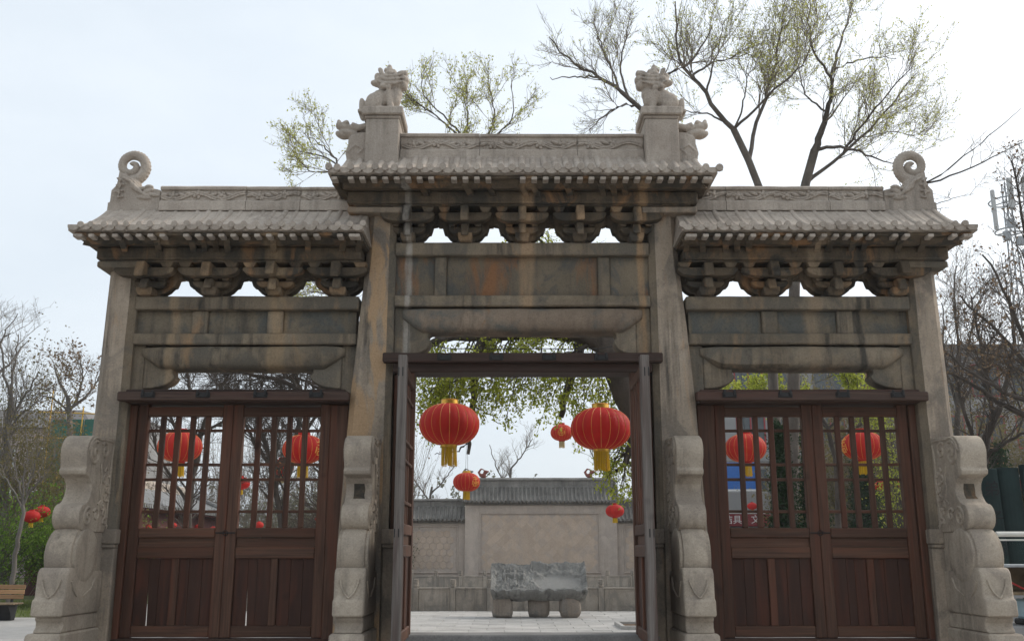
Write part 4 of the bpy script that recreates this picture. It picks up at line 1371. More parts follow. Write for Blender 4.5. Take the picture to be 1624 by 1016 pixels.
# ================================================================ lanterns
def lantern_proto(gold_cap, tassel, emblem_deg=None, squash=0.68, n=20, fringe=True, tas_l=0.34, low=False):
    """a lantern of unit width about its own centre"""
    root = empty('red_lantern')
    b = MB()
    rings = []
    m = 18 if not low else 10
    segs = n * 4 if not low else n * 2
    for i in range(m + 1):
        t = -1 + 2 * i / m
        th = t * math.pi / 2 * 0.90
        r = 0.5 * math.cos(th) ** 0.80
        z = 0.5 * squash * math.sin(th) / math.sin(math.pi / 2 * 0.90)
        rings.append([(r * (1 - 0.022 * (abs(math.cos(n * math.pi * j / segs)) ** 3)) * math.cos(2 * math.pi * j / segs), r * (1 - 0.022 * (abs(math.cos(n * math.pi * j / segs)) ** 3)) * math.sin(2 * math.pi * j / segs), z) for j in range(segs)])
    b.loft(rings)
    body = link('body', b.mesh('body', M['red'], smooth=True), root)
    if not low:
        g = MB()
        for k in range(n):
            a = 2 * math.pi * (k + 0.0) / n
            pts = []
            for i in range(1, m):
                t = -1 + 2 * i / m
                th = t * math.pi / 2 * 0.90
                r = 0.5 * math.cos(th) ** 0.80 * 0.985
                z = 0.5 * squash * math.sin(th) / math.sin(math.pi / 2 * 0.90)
                pts.append((r * math.cos(a), r * math.sin(a), z))
            g.tube(pts, 0.0030, 4)
        tag(link('gold_rib', g.mesh('gold_rib', M['goldline'], smooth=True), root), kind='stuff')
    zt = 0.5 * squash
    c = MB()
    c.lathe([(0.10, zt - 0.035), (0.148, zt - 0.03), (0.142, zt + 0.055), (0.148, zt + 0.062), (0.142, zt + 0.068), (0.09, zt + 0.06)], 24)
    link('cap', c.mesh('cap', M['gold'] if gold_cap else M['red'], smooth=True), root)
    c = MB()
    c.lathe([(0.09, -zt + 0.03), (0.140, -zt + 0.03), (0.132, -zt - 0.025), (0.128, -zt - 0.035), (0.08, -zt - 0.03)], 24)
    link('collar', c.mesh('collar', M['gold'] if gold_cap else M['red'], smooth=True), root)
    f = MB()
    ns = 34 if not low else 20
    lr = random.Random(5)
    for k in range(ns):
        a = 2 * math.pi * k / ns
        w = 0.0090 if not low else 0.024
        L = tas_l * lr.uniform(0.92, 1.03)
        sw = lr.uniform(-0.012, 0.012)
        for rr in (0.122, 0.105):
            ca, sa = math.cos(a + (0.09 if rr < 0.12 else 0)), math.sin(a + (0.09 if rr < 0.12 else 0))
            top = Vector((rr * ca, rr * sa, -zt - 0.02)); bot = Vector((rr * ca * 1.02 + sw, rr * sa * 1.02, -zt - L))
            tx = Vector((-sa, ca, 0)) * w; nx_ = Vector((ca, sa, 0)) * 0.004
            f.loft([[top - tx, top + nx_, top + tx, top - nx_], [bot - tx * 0.7, bot + nx_, bot + tx * 0.7, bot - nx_]])
    tag(link('tassel', f.mesh('tassel', M[tassel]), root), kind='stuff')
    if emblem_deg is not None:
        e = MB()
        def on(a, z):
            th = math.asin(max(-0.99, min(0.99, z / (0.5 * squash) * math.sin(math.pi / 2 * 0.9))))
            r = 0.5 * math.cos(th) ** 0.80 * 1.004
            an = R(emblem_deg) + a
            return (r * math.cos(an), r * math.sin(an), z)
        strokes = [[(-0.22, 0.14), (0.22, 0.14)], [(0, 0.19), (0, -0.02)], [(-0.18, 0.07), (0.18, 0.07)], [(-0.2, -0.02), (0.2, -0.02)], [(-0.16, -0.07), (0.16, -0.07)], [(-0.16, -0.16), (0.16, -0.16)], [(-0.16, -0.07), (-0.16, -0.16)], [(0.16, -0.07), (0.16, -0.16)], [(0, -0.07), (0, -0.16)], [(-0.26, 0.03), (-0.3, -0.12)], [(0.26, 0.03), (0.3, -0.12)]]
        for st in strokes:
            (a0, z0), (a1, z1) = st
            e.tube([on(a0 + (a1 - a0) * i / 8, z0 + (z1 - z0) * i / 8) for i in range(9)], 0.011, 5)
        tag(link('gold_emblem', e.mesh('gold_emblem', M['goldline']), root), kind='stuff')
    return root


def cord_mesh(L, two=False):
    mb = MB()
    if two:
        for d in (-0.04, 0.04): mb.tube([(d, 0, 0), (d * 0.3, 0, L)], 0.006, 5)
        return mb.mesh('cord', M['cord'])
    mb.tube([(0, 0, 0), (0, 0, L)], 0.006, 5)
    return mb.mesh('cord', M['cord'])


protos = {
    'big': lantern_proto(True, 'tassel'),
    'door': lantern_proto(False, 'tassel', None),
    'door_emblem': lantern_proto(False, 'tassel', -25),
    'mid': lantern_proto(False, 'tassel_pale', -95, tas_l=0.30),
    'small': lantern_proto(True, 'tassel', -60, tas_l=0.30, low=False),
    'tiny': lantern_proto(False, 'tassel', None, low=True, n=14, tas_l=0.28),
    'tiny_bare': lantern_proto(False, 'tassel_pale', None, low=True, n=14, tas_l=0.06),
}
used_proto = set()


def lantern(kind, x, y, z, d, label, cord, rz=0.0, group='red lanterns hung about the courtyard', squash=1.0, two=False):
    if kind in used_proto:
        r = copy_tree(protos[kind])
        for ch in list(r.children):
            if ch.name.startswith('cord'): bpy.data.objects.remove(ch)
    else:
        r = protos[kind]; used_proto.add(kind)
    r.location = (x, y, z); r.scale = (d, d, d * squash); r.rotation_euler = (0, 0, R(rz))
    tag(r, label, 'lantern', group)
    me = cord_mesh((cord - z) / d - 0.37, two)
    link('cord', me, r, (0, 0, 0.40))
    return r


ROPE4, ROPE9 = 5.02, 5.95
lantern('big', -1.16, 4, 3.75, 1.0, 'large red lantern with gold cap at the left of the open centre doorway', ROPE4, 4)
lantern('big', 1.33, 4, 3.68, 1.0, 'large red lantern with gold cap at the right of the open centre doorway', ROPE4, -5)
lantern('mid', 1.50, 20, 5.53, 0.74, 'faded red lantern with pale tassel half behind the large right-hand doorway lantern', 6.6, 0, squash=1.05)
lantern('small', -1.42, 16, 3.65, 0.77, 'smaller red lantern with gold emblem hanging below the large left-hand doorway lantern', 5.0, 15, two=True)
lantern('tiny', 3.39, 22, 3.09, 0.64, 'small red lantern hanging low before the right end of the screen wall', 5.0, 0, squash=1.0)
lantern('door', -7.26, 9, 3.91, 0.94, 'red lantern seen through the outer lattice door of the left bay', 5.7, 3)
lantern('door_emblem', -4.71, 9.5, 3.91, 0.91, 'red lantern with gold emblem seen through the inner lattice door of the left bay', 5.7, 0)
lantern('mid', -6.69, 16, 4.06, 0.68, 'medium red lantern with faint gold emblem beside the emblem lantern in the left bay', 5.6, 5)
lantern('tiny', -9.47, 22, 4.03, 0.62, 'small red lantern close behind the meeting stiles of the left bay doors', 5.6)
lantern('door', 4.88, 9, 3.88, 0.88, 'red lantern in front of the blue board in the right bay', 5.7, 8)
lantern('door_emblem', 7.40, 9, 3.93, 0.89, 'red lantern with gold emblem seen through the outer lattice door of the right bay', 5.7, -150)
lantern('tiny', 10.04, 30, 3.62, 0.42, 'tiny red lantern just above the red shop sign', 4.6)
lantern('tiny', 14.40, 28, 4.33, 0.54, 'leftmost of the three small lanterns bunched in the right bay lattice', 5.4)
lantern('tiny_bare', 14.88, 28.4, 4.40, 0.58, 'middle of the three small lanterns bunched in the right bay lattice', 5.4)
lantern('tiny_bare', 16.25, 30, 4.54, 0.50, 'rightmost of the three small lanterns bunched in the right bay lattice', 5.4)
lantern('tiny', -15.59, 20, 2.83, 0.54, 'small red lantern with yellow tassel beside the sapling at far left', 3.7)
lantern('tiny', -15.75, 21, 3.02, 0.54, 'small red lantern nearest the left drum stone, above the green shrubs', 3.9)
lantern('tiny_bare', -16.0, 31.5, 2.75, 0.36, 'small orange lantern under the hall eave, nearest the outer jamb', 3.35, group='small lanterns under the hall eave')
lantern('tiny_bare', -15.45, 33, 2.90, 0.36, 'small orange lantern under the hall eave, second from the outer jamb', 3.4, group='small lanterns under the hall eave')
lantern('tiny_bare', -15.25, 36, 2.91, 0.33, 'small orange lantern under the hall eave, third from the outer jamb', 3.4, group='small lanterns under the hall eave')
lantern('tiny_bare', -15.12, 38, 2.87, 0.32, 'small orange lantern under the hall eave, nearest the door stiles', 3.4, group='small lanterns under the hall eave')
lantern('tiny_bare', -10.79, 30, 2.84, 0.38, 'small orange lantern low against the grey brush in the left bay', 3.6)
lantern('tiny_bare', -8.30, 30, 3.10, 0.34, 'small orange lantern at the inner edge of the left bay lattice', 3.8)
for nm, pts, lab in (('lantern_cable', [(-4.9, 0.25, 4.95), (-1.16, 4, ROPE4), (1.33, 4, ROPE4), (4.9, 0.25, 4.95)], 'dark cable carrying the two large doorway lanterns, tied behind the outer pillars'),
                     ('lantern_cable', [(-9.3, 9.6, 5.9), (-7.26, 9, 5.7), (-4.71, 9.5, 5.7), (-2.6, 10, 5.8)], 'dark cable carrying the two left bay lanterns'),
                     ('lantern_cable', [(2.9, 9, 5.8), (4.88, 9, 5.7), (7.40, 9, 5.7), (7.6, 12.6, 5.9)], 'dark cable carrying the two right bay lanterns')):
    tag(MB().tube(pts, 0.008, 5).build(nm, M['cord']), lab, 'cable', 'cables carrying lanterns')


# ================================================================ hall at the left
M['redwood'] = plain('dark_red_paint', (0.085, 0.022, 0.018), 0.7)
M['paleridge'] = stone('pale_carved_ridge', (0.42, 0.36, 0.30), (0.56, 0.49, 0.42), bump=0.02)
M['halltile'] = stone('pale_grey_tile', (0.20, 0.20, 0.198), (0.30, 0.298, 0.292), (0.13, 0.13, 0.13), 0.5, bump=0.01)


def hall():
    root = tag(empty('temple_hall', (-18, 36, 0)), 'low hall with grey tiled roof and pale carved ridge behind the left bay lattice', 'hall')
    p = lambda mb, n, m, par=None, **k: mb.build(n, M[m], par or root, **k)
    y0, y1 = 29.0, 43.0
    xr, ze, zr = -18.0, 3.66, 4.72
    xe = -15.4
    p(MB().bar(-20.2, -16.05, y0 + 0.5, y1 - 0.8, 0, 3.45, b=0.02), 'wall', 'redwood')
    def sec(x0_, x1_):
        return None
    prof = []
    for i in range(9):
        t = i / 8
        prof.append((xe + (xr - xe) * t, ze + (zr - ze) * (0.7 * t + 0.3 * t * t)))
    full = prof + [(2 * xr - x, z) for x, z in reversed(prof[:-1])]
    poly = full + [(2 * xr - xe, ze - 0.12), (xe, ze - 0.12)]
    rf = p(MB().prism(poly, 1, y0, y1), 'roof', 'halltile')
    t = MB()
    y = y0 + 0.1
    while y < y1:
        t.tube([(x, y + rnd.uniform(-0.01, 0.01), z + 0.02) for x, z in prof], 0.06, 6)
        y += 0.26
    tag(p(t, 'roll_tile_row', 'halltile', rf, smooth=True), kind='stuff')
    t = MB(); y = y0 + 0.23
    while y < y1:
        t.prism([(y - 0.10, ze + 0.02), (y, ze - 0.12), (y + 0.10, ze + 0.02)], 0, xe, xe + 0.03); y += 0.26
    tag(p(t, 'drip_tile_row', 'halltile', rf), kind='stuff')
    t = MB(); y = y0 + 0.1
    while y < y1:
        t.bar(xe - 0.9, xe - 0.05, y - 0.04, y + 0.04, ze - 0.21, ze - 0.1205, b=0.01); y += 0.26
    tag(p(t, 'rafter_row', 'redwood', rf), kind='stuff')
    r = MB()
    r.bar(xr - 0.13, xr + 0.13, y0, y1, zr - 0.05, zr + 0.42, b=0.03, n=20, wob=0.01)
    ro = p(r, 'ridge', 'paleridge')
    v = MB()
    y = y0 + 0.4
    k = 0
    while y < y1 - 0.3:
        v.tube([(xr + 0.135, y - 0.3 + 0.6 * q / 8, zr + 0.18 + (0.1 * math.sin(q / 8 * 2 * math.pi)) * (1 if k % 2 else -1)) for q in range(9)], 0.035, 5)
        for a in range(4): v.ball((xr + 0.14, y + 0.1 * math.cos(a * 1.57), zr + 0.18 + 0.09 * math.sin(a * 1.57)), (0.03, 0.06, 0.05), 6, 4)
        y += 0.62; k += 1
    tag(p(v, 'carved_vine', 'paleridge', ro), kind='stuff')
    vg = MB()
    vg.tube([(x, y1 - 0.25, z + 0.16) for x, z in prof], 0.15, 8)
    p(vg, 'verge_ridge', 'halltile')


hall()

# ================================================================ buildings at right, behind the trees
M['concrete'] = plain('grey_render', (0.27, 0.265, 0.26), 0.9, 0.1, var=0.12, sc=0.5, bump=0.01)
M['roofdark'] = plain('dark_parapet', (0.16, 0.15, 0.145), 0.9)
M['glass'] = plain('dim_window_glass', (0.05, 0.06, 0.065), 0.12, 0.5, var=0.3, sc=0.4)
M['redframe'] = plain('red_window_frame', (0.28, 0.035, 0.04), 0.6)
M['white'] = plain('white_paint', (0.72, 0.71, 0.69), 0.5, 0.4, var=0.06)
M['bluesign'] = plain('blue_board', (0.028, 0.13, 0.42), 0.5, 0.4, var=0.08)
M['redsign'] = plain('dark_red_board', (0.22, 0.025, 0.03), 0.5, 0.3, var=0.08)


def office():
    root = tag(empty('office_block', (26, 56, 0)), 'grey office block with red window frames beyond the bare trees at right', 'building')
    p = lambda mb, n, m, par=None, **k: mb.build(n, M[m], par or root, **k)
    x0, x1, y0, y1, zt = 14.5, 44.0, 55.0, 66.0, 15.4
    p(MB().bar(x0, x1, y0, y1, 0, zt, b=0.03), 'wall', 'concrete')
    p(MB().bar(x0 - 0.25, x1 + 0.25, y0 - 0.25, y1 + 0.25, zt + 0.001, zt + 0.5, b=0.04), 'parapet', 'roofdark')
    for f in range(4):
        z = 1.4 + f * 3.6
        p(MB().bar(x0 - 0.02, x1, y0 - 0.14, y0 - 0.001, z + 2.55, z + 2.80, b=0.02), 'floor_band', 'roofdark' if f % 2 else 'concrete')
        k = 0
        x = x0 + 0.8
        while x < x1 - 2:
            fr = MB()
            fr.bar(x, x + 2.0, y0 - 0.07, y0 - 0.002, z + 2.2, z + 2.30, b=0.01)
            fr.bar(x, x + 2.0, y0 - 0.07, y0 - 0.002, z, z + 0.10, b=0.01)
            for q in (x, x + 0.95, x + 1.9): fr.bar(q, q + 0.10, y0 - 0.07, y0 - 0.002, z + 0.1005, z + 2.1995, b=0.01)
            w = p(fr, 'window', 'redframe' if (k + f) % 3 == 0 or f == 2 else 'roofdark')
            p(MB().box(x + 0.05, x + 1.95, y0 - 0.03, y0 - 0.004, z + 0.05, z + 2.25), 'pane', 'glass', w)
            x += 2.75; k += 1


office()


def text_mesh(txt, size, mat, depth=0.01):
    cu = bpy.data.curves.new('lettering', 'FONT')
    cu.body = txt; cu.size = size; cu.extrude = depth; cu.align_x = 'CENTER'; cu.align_y = 'CENTER'
    o = bpy.data.objects.new('lettering_tmp', cu); COL.objects.link(o)
    dg = bpy.context.evaluated_depsgraph_get()
    me = bpy.data.meshes.new_from_object(o.evaluated_get(dg))
    bpy.data.objects.remove(o)
    me.materials.clear(); me.materials.append(mat)
    return me


def stand_text(name, txt, size, mat, parent, x, y, z, depth=0.01):
    me = text_mesh(txt, size, mat, depth)
    me.transform(Matrix.Translation((x, y, z)) @ Matrix.Rotation(R(90), 4, 'X'))
    return link(name, me, parent, world_coords=True)


def shop():
    root = tag(empty('shop_building', (12, 39, 0)), 'low grey shop with red lettered sign and tile canopy seen through the right bay', 'shop')
    p = lambda mb, n, m, par=None, **k: mb.build(n, M[m], par or root, **k)
    p(MB().bar(8.6, 14.4, 38.6, 44, 0, 4.75, b=0.03), 'wall', 'concrete')
    sg = p(MB().bar(9.6, 13.0, 38.38, 38.5, 3.0, 3.62, b=0.02), 'sign_board', 'redsign')
    p(MB().bar(9.55, 13.05, 38.36, 38.5, 3.6205, 3.72, b=0.01), 'sign_trim', 'white')
    stand_text('lettering', '洁具', 0.46, M['white'], sg, 11.05, 38.372, 3.30)
    stand_text('lettering', '文', 0.46, M['white'], sg, 12.20, 38.372, 3.32)
    cn = MB(); cn.loft([[(8.8, 37.6, 2.62), (8.8, 38.58, 2.96), (8.8, 38.58, 2.88), (8.8, 37.6, 2.54)], [(14.2, 37.6, 2.62), (14.2, 38.58, 2.96), (14.2, 38.58, 2.88), (14.2, 37.6, 2.54)]])
    co = p(cn, 'canopy', 'greytile')
    t = MB(); x = 8.9
    while x < 14.2:
        t.tube([(x, 37.55, 2.63), (x, 38.3, 2.89)], 0.06, 6); x += 0.3
    tag(p(t, 'roll_tile_row', 'halltile', co, smooth=True), kind='stuff')
    for x in (9.2, 11.2, 13.0):
        w = p(MB().bar(x, x + 1.1, 38.52, 38.598, 0.7, 2.3, b=0.02), 'window', 'white')
        p(MB().box(x + 0.08, x + 1.02, 38.50, 38.519, 0.78, 2.22), 'pane', 'glass', w)
    bl = tag(empty('blue_billboard', (12, 40, 0)), 'blue billboard above the low shop, behind the inner lantern of the right bay', 'billboard')
    MB().bar(9.5, 12.95, 40.0, 40.12, 4.95, 6.35, b=0.02).build('board', M['bluesign'], bl)
    MB().bar(9.5, 13.0, 39.97, 40.15, 4.85, 4.949, b=0.01).build('lower_frame', M['white'], bl)
    for x in (10.0, 12.5): MB().bar(x - 0.05, x + 0.05, 40.13, 40.25, 4.6, 6.2, b=0.01).build('post', M['iron'], bl)
    bn = tag(empty('banner_board', (20.3, 30, 0)), 'small red and white board behind the upper neck of the right drum stone', 'board')
    MB().bar(19.9, 21.6, 30, 30.06, 4.2, 4.75, b=0.01).build('red_field', M['redsign'], bn)
    MB().bar(19.9, 21.6, 30, 30.06, 4.7505, 4.95, b=0.01).build('white_field', M['white'], bn)
    MB().bar(20.0, 20.06, 30.02, 30.08, 0, 4.2, b=0.01).build('post', M['iron'], bn)
    MB().bar(21.4, 21.46, 30.02, 30.08, 0, 4.2, b=0.01).build('post', M['iron'], bn)


shop()


def phone_mast():
    root = tag(empty('phone_mast', (38.0, 59, 15.9)), 'telephone mast with white antenna panels on the office roof at far right', 'mast')
    base = 15.905
    p = lambda mb, n, m, par=None, **k: mb.build(n, M[m], par or root, **k)
    mst = plain('galvanised_steel', (0.30, 0.31, 0.32), 0.5, 0.5, 0.3)
    M['steel'] = mst
    M['antenna'] = plain('dull_white_antenna', (0.42, 0.42, 0.41), 0.6, 0.3, var=0.1)
    X, Y = 38.0, 59.0
    mb = MB()
    for k in range(3):
        a = 2 * math.pi * k / 3
        mb.tube([(X + 0.5 * math.cos(a), Y + 0.5 * math.sin(a), base), (X + 0.28 * math.cos(a), Y + 0.28 * math.sin(a), 29.5)], 0.06, 6)
    p(mb, 'leg', 'steel')
    mb = MB()
    z = base + 0.4; k = 0
    while z < 29:
        for q in range(3):
            a, b = 2 * math.pi * q / 3, 2 * math.pi * (q + 1) / 3
            r0, r1 = 0.5 - 0.22 * (z - base) / 13.6, 0.5 - 0.22 * (z + 1.0 - base) / 13.6
            mb.tube([(X + r0 * math.cos(a), Y + r0 * math.sin(a), z), (X + r1 * math.cos(b), Y + r1 * math.sin(b), z + 1.0)], 0.03, 4)
        z += 1.0; k += 1
    tag(p(mb, 'brace', 'steel'), kind='stuff')
    for (zz, rr) in ((28.0, 1.3), (25.6, 1.1)):
        mb = MB(); mb.tube([(X + rr * math.cos(t), Y + rr * math.sin(t), zz) for t in [2 * math.pi * i / 16 for i in range(17)]], 0.06, 5)
        for t in range(3): mb.tube([(X, Y, zz), (X + rr * math.cos(t * 2.1), Y + rr * math.sin(t * 2.1), zz)], 0.05, 5)
        p(mb, 'antenna_ring', 'steel')
    for k, (dx, dz, h, w) in enumerate(((-1.5, 27.0, 3.2, 0.30), (-0.1, 28.3, 2.6, 0.42), (1.0, 28.2, 2.8, 0.38), (1.7, 27.0, 2.4, 0.30))):
        p(MB().bar(X + dx - w / 2, X + dx + w / 2, Y - 1.0, Y - 0.75, dz - h / 2, dz + h / 2, b=0.06), 'antenna_panel', 'antenna')
        p(MB().bar(X + dx - 0.05, X + dx + 0.05, Y - 0.745, Y - 0.5, dz - 0.1, dz + 0.1, b=0.01), 'antenna_arm', 'steel')
    for (dx, dz) in ((-0.7, 25.0), (0.3, 24.6), (0.9, 25.3), (-0.3, 26.0), (0.6, 23.6)):
        p(MB().bar(X + dx - 0.25, X + dx + 0.25, Y - 0.9, Y - 0.55, dz - 0.35, dz + 0.35, b=0.03), 'radio_box', 'steel')


phone_mast()


# scaffolded building at left
def scaffold():
    root = tag(empty('scaffolded_building', (-25.5, 46, 0)), 'building wrapped in green safety net with yellow scaffold poles, left of the gate', 'building')
    p = lambda mb, n, m, par=None, **k: mb.build(n, M[m], par or root, **k)
    M['net'] = plain('green_safety_net', (0.045, 0.15, 0.115), 0.8, 0.1, var=0.25, sc=0.8, bump=0.05)
    M['yellow'] = plain('yellow_pole', (0.55, 0.33, 0.05), 0.6)
    p(MB().bar(-28.0, -22.0, 46.2, 52, 0, 9.4, b=0.02), 'wall', 'concrete')
    for i in range(3):
        mb = MB()
        x0 = -27.4 + i * 1.9
        rings = []
        for k in range(13):
            z = 0.2 + 9.2 * k / 12
            rings.append([(x0 + 0.0, 45.7 + 0.05 * math.sin(k * 1.7 + i), z), (x0 + 0.6, 45.62 + 0.06 * math.sin(k * 1.3 + i), z), (x0 + 1.25, 45.66 + 0.06 * math.cos(k * 1.1 + i), z), (x0 + 1.86, 45.7, z), (x0 + 1.86, 45.72, z), (x0, 45.73, z)])
        mb.loft(rings)
        p(mb, 'safety_net', 'net')
    for i in range(4):
        x = -27.5 + i * 1.9
        p(MB().tube([(x, 45.5, 0), (x + 0.05, 45.5, 10.0 + (1.2 if i == 0 else 0.1 * i))], 0.045, 6), 'pole', 'yellow')
    for z in (2.2, 4.2, 6.2, 8.2, 9.7):
        p(MB().tube([(-28.2, 45.42, z + 0.1), (-21.9, 45.42, z - 0.1)], 0.04, 6), 'pole', 'yellow')
    p(MB().tube([(-27.4, 45.34, 4.2), (-25.6, 45.34, 8.2)], 0.06, 6), 'pole', 'yellow')
    b2 = tag(empty('pink_building', (-33, 58, 0)), 'pale pinkish plastered building half hidden by bare trees at far left', 'building')
    M['pink'] = plain('pale_pink_plaster', (0.42, 0.34, 0.32), 0.9, 0.1, var=0.08)
    MB().bar(-40, -30.5, 58, 66, 0, 10.4, b=0.03).build('wall', M['pink'], b2)
    rf = MB(); rf.loft([[(-40.5, 57.5, 10.405), (-30, 57.5, 10.405), (-30, 66.5, 10.405), (-40.5, 66.5, 10.405)], [(-38, 60, 12.0), (-32, 60, 12.0), (-32, 64, 12.0), (-38, 64, 12.0)]])
    rf.build('roof', M['roofdark'], b2)
    for f in range(3):
        for k in range(4):
            x = -39 + k * 2.2; z = 1.5 + f * 3.0
            w = MB().bar(x, x + 1.2, 57.94, 57.998, z, z + 1.5, b=0.02).build('window', M['white'], b2)
            MB().box(x + 0.1, x + 1.1, 57.92, 57.939, z + 0.1, z + 1.4).build('pane', M['glass'], w)


scaffold()


# ================================================================ bamboo-slip sculpture and cart at right
def slips():
    root = tag(empty('bamboo_slip_sculpture', (11, 9, 0)), 'dark green sculpture of standing bamboo slips with inked and pale characters', 'sculpture')
    M['slip'] = plain('dark_green_slip', (0.010, 0.022, 0.021), 0.75, 0.2, var=0.35, sc=2.0, bump=0.004)
    M['inkblack'] = plain('black_ink_lettering', (0.006, 0.006, 0.006), 0.6)
    M['paleglyph'] = plain('pale_green_lettering', (0.20, 0.25, 0.22), 0.7)
    MB().bar(10.0, 13.4, 9.05, 10.0, 0, 0.9, b=0.03).build('plinth', M['concrete'], root)
    tops = [3.47, 3.50, 3.56, 3.62, 3.66, 3.70]
    xs = [10.22, 10.72, 11.20, 11.72, 12.22, 12.72]
    for i, (x, zt) in enumerate(zip(xs, tops)):
        w = 0.235
        sec = [(w * math.cos(a), -0.10 * math.sin(a)) for a in [math.pi * k / 8 for k in range(9)]] + [(-w, 0.08), (w, 0.08)]
        mb = MB()
        mb.loft([[(x + 0.06 * (z - 0.9) / 2.6 * -1 + a, 9.35 + (0.07 if i % 2 else 0) + b, z) for a, b in sec] for z in (0.9005, 1.2, 2.0, 2.8, zt - 0.1, zt - 0.098, zt)])
        so = mb.build('slip', M['slip'], root, bevel=0.01)
        if i == 0:
            for k, ch in enumerate('弟子规'):
                stand_text('lettering', ch, 0.36, M['inkblack'], so, x - 0.035 + 0.02 * k, 9.243, 3.02 - 0.62 * k, 0.004)
        if i == 2:
            g = MB()
            for c in range(2):
                for r in range(12):
                    if r in (3, 7): continue
                    cx = x - 0.13 + c * 0.155; cz = 3.25 - r * 0.115
                    yy = 9.252 + (0.012 if c == 0 else 0.0)
                    g.tube([(cx + 0.045 * math.cos(t), yy, cz + 0.042 * math.sin(t)) for t in [2 * math.pi * q / 8 for q in range(9)]], 0.007, 4)
                    g.tube([(cx - 0.03, yy, cz + rnd.uniform(-0.02, 0.02)), (cx + 0.03, yy, cz + rnd.uniform(-0.02, 0.02))], 0.006, 4)
            tag(g.build('incised_marks', M['paleglyph'], so), kind='stuff')


slips()


def cart():
    root = tag(empty('vendor_cart', (7.6, 2.4, 0)), 'vendor cart with white top rail and cluttered wooden shelf beside the right drum stone', 'cart')
    p = lambda mb, n, m, par=None, **k: mb.build(n, M[m], par or root, **k)
    gl = NT('clear_glass'); gl.b.inputs['Transmission Weight'].default_value = 1.0
    gl.fin((0.9, 0.95, 0.93), 0.03, 0.5); gl.b.inputs['IOR'].default_value = 1.1
    M['clear'] = gl.m
    M['shelfwood'] = plain('worn_yellow_wood', (0.20, 0.145, 0.085), 0.7, var=0.3)
    M['pipe'] = plain('cream_pipe', (0.62, 0.60, 0.55), 0.4, 0.5, var=0.05)
    M['bluebox'] = plain('pale_blue_plastic', (0.36, 0.52, 0.60), 0.5, 0.4, var=0.05)
    M['darkcloth'] = plain('dark_navy_strap', (0.02, 0.02, 0.05), 0.8)
    M['redcable'] = plain('red_cable', (0.35, 0.02, 0.02), 0.5)
    x0, x1, y0, y1 = 6.68, 8.9, 2.0, 2.9
    for x in (x0 + 0.85, x1 - 0.04):
        for y in (y0 + 0.04, y1 - 0.04):
            p(MB().tube([(x, y, 0.0), (x, y, 1.92)], 0.022, 8), 'post', 'pipe')
    p(MB().tube([(x0, y0 + 0.04, 1.955), (x1, y0 + 0.04, 1.955)], 0.036, 10), 'top_rail', 'pipe')
    p(MB().tube([(x0, y0 + 0.04, 1.875), (x1, y0 + 0.04, 1.875)], 0.012, 8), 'top_rail', 'pipe')
    p(MB().box(x0 + 0.07, x1 - 0.07, y0 + 0.03, y0 + 0.036, 1.545, 1.86), 'glass_pane', 'clear')
    p(MB().bar(x0, x1, y0, y1, 1.50, 1.54, b=0.01), 'counter_top', 'steel')
    p(MB().bar(x0 + 0.02, x1 - 0.02, y1 - 0.06, y1 - 0.02, 1.12, 1.4995, b=0.01), 'back_board', 'shelfwood')
    p(MB().bar(x0, x1, y0, y1, 1.13, 1.17, b=0.01), 'shelf', 'shelfwood')
    for k in range(6):
        x = x0 + 0.15 + k * 0.3
        p(MB().tube([(x, y0 + 0.2, 1.1705), (x + 0.02, y0 + 0.22, 1.35 + 0.05 * (k % 3))], [0.05, 0.04], 8), 'jar', 'iron')
    p(MB().tube([(x0 + 0.05, y0 - 0.02, 1.33), (x0 + 0.25, y0 - 0.03, 1.22), (x0 + 0.6, y0 - 0.02, 1.20), (x0 + 1.2, y0 - 0.02, 1.21)], 0.012, 6), 'cable', 'redcable')
    p(MB().bar(x0, x1, y0, y1, 0.25, 0.72, b=0.02), 'lower_box', 'concrete')
    for y in (y0 + 0.1, y1 - 0.1):
        p(MB().lathe([(0.05, -0.03), (0.20, -0.03), (0.22, 0.0), (0.20, 0.03), (0.05, 0.03)], 20, (x0 + 0.4, y, 0.22), 1), 'wheel', 'iron')
    bx = tag(empty('storage_box', (7.3, 2.2, 0.72)), 'pale blue storage box with a dark strap standing low on the vendor cart', 'box')
    MB().bar(7.02, 7.7, 1.95, 2.45, 0.80, 1.07, b=0.03).build('body', M['bluebox'], bx)
    MB().bar(7.0, 7.72, 1.93, 2.47, 0.7205, 0.7995, b=0.02).build('base', M['iron'], bx)
    MB().bar(7.16, 7.22, 1.935, 2.465, 0.81, 1.08, b=0.01).build('strap', M['darkcloth'], bx)


cart()


# ================================================================ park bench
def bench():
    root = tag(empty('park_bench', (-13.9, 14.3, 0)), 'park bench with light wooden slats and black metal ends at far left', 'bench')
    bw = wood('bench_slat_wood', (0.30, 0.165, 0.075), (0.46, 0.28, 0.15), 0, rough=0.6)
    x0, x1 = -14.9, -12.98
    for k in range(3):
        MB().bar(x0, x1, 14.62 + 0.03 * k, 14.655 + 0.03 * k, 0.52 + 0.125 * k, 0.63 + 0.125 * k, b=0.008, n=4).build('back_slat', bw, root)
    for k in range(4):
        MB().bar(x0 - 0.02, x1 + 0.06, 14.02 + 0.14 * k, 14.15 + 0.14 * k, 0.40, 0.44, b=0.008, n=4).build('seat_slat', M['shelfwood'], root)
    for x in (x0 + 0.3, x1 - 0.35):
        mb = MB().prism([(14.05, 0.398), (14.6, 0.398), (14.5, 0.0), (14.32, 0.0), (14.22, 0.2)], 0, x - 0.05, x + 0.25)
        mb.build('support', M['iron'], root, bevel=0.01)
        MB().prism([(14.66, 0.40), (14.70, 0.40), (14.78, 0.9), (14.74, 0.9)], 0, x, x + 0.06).build('back_support', M['iron'], root)


bench()


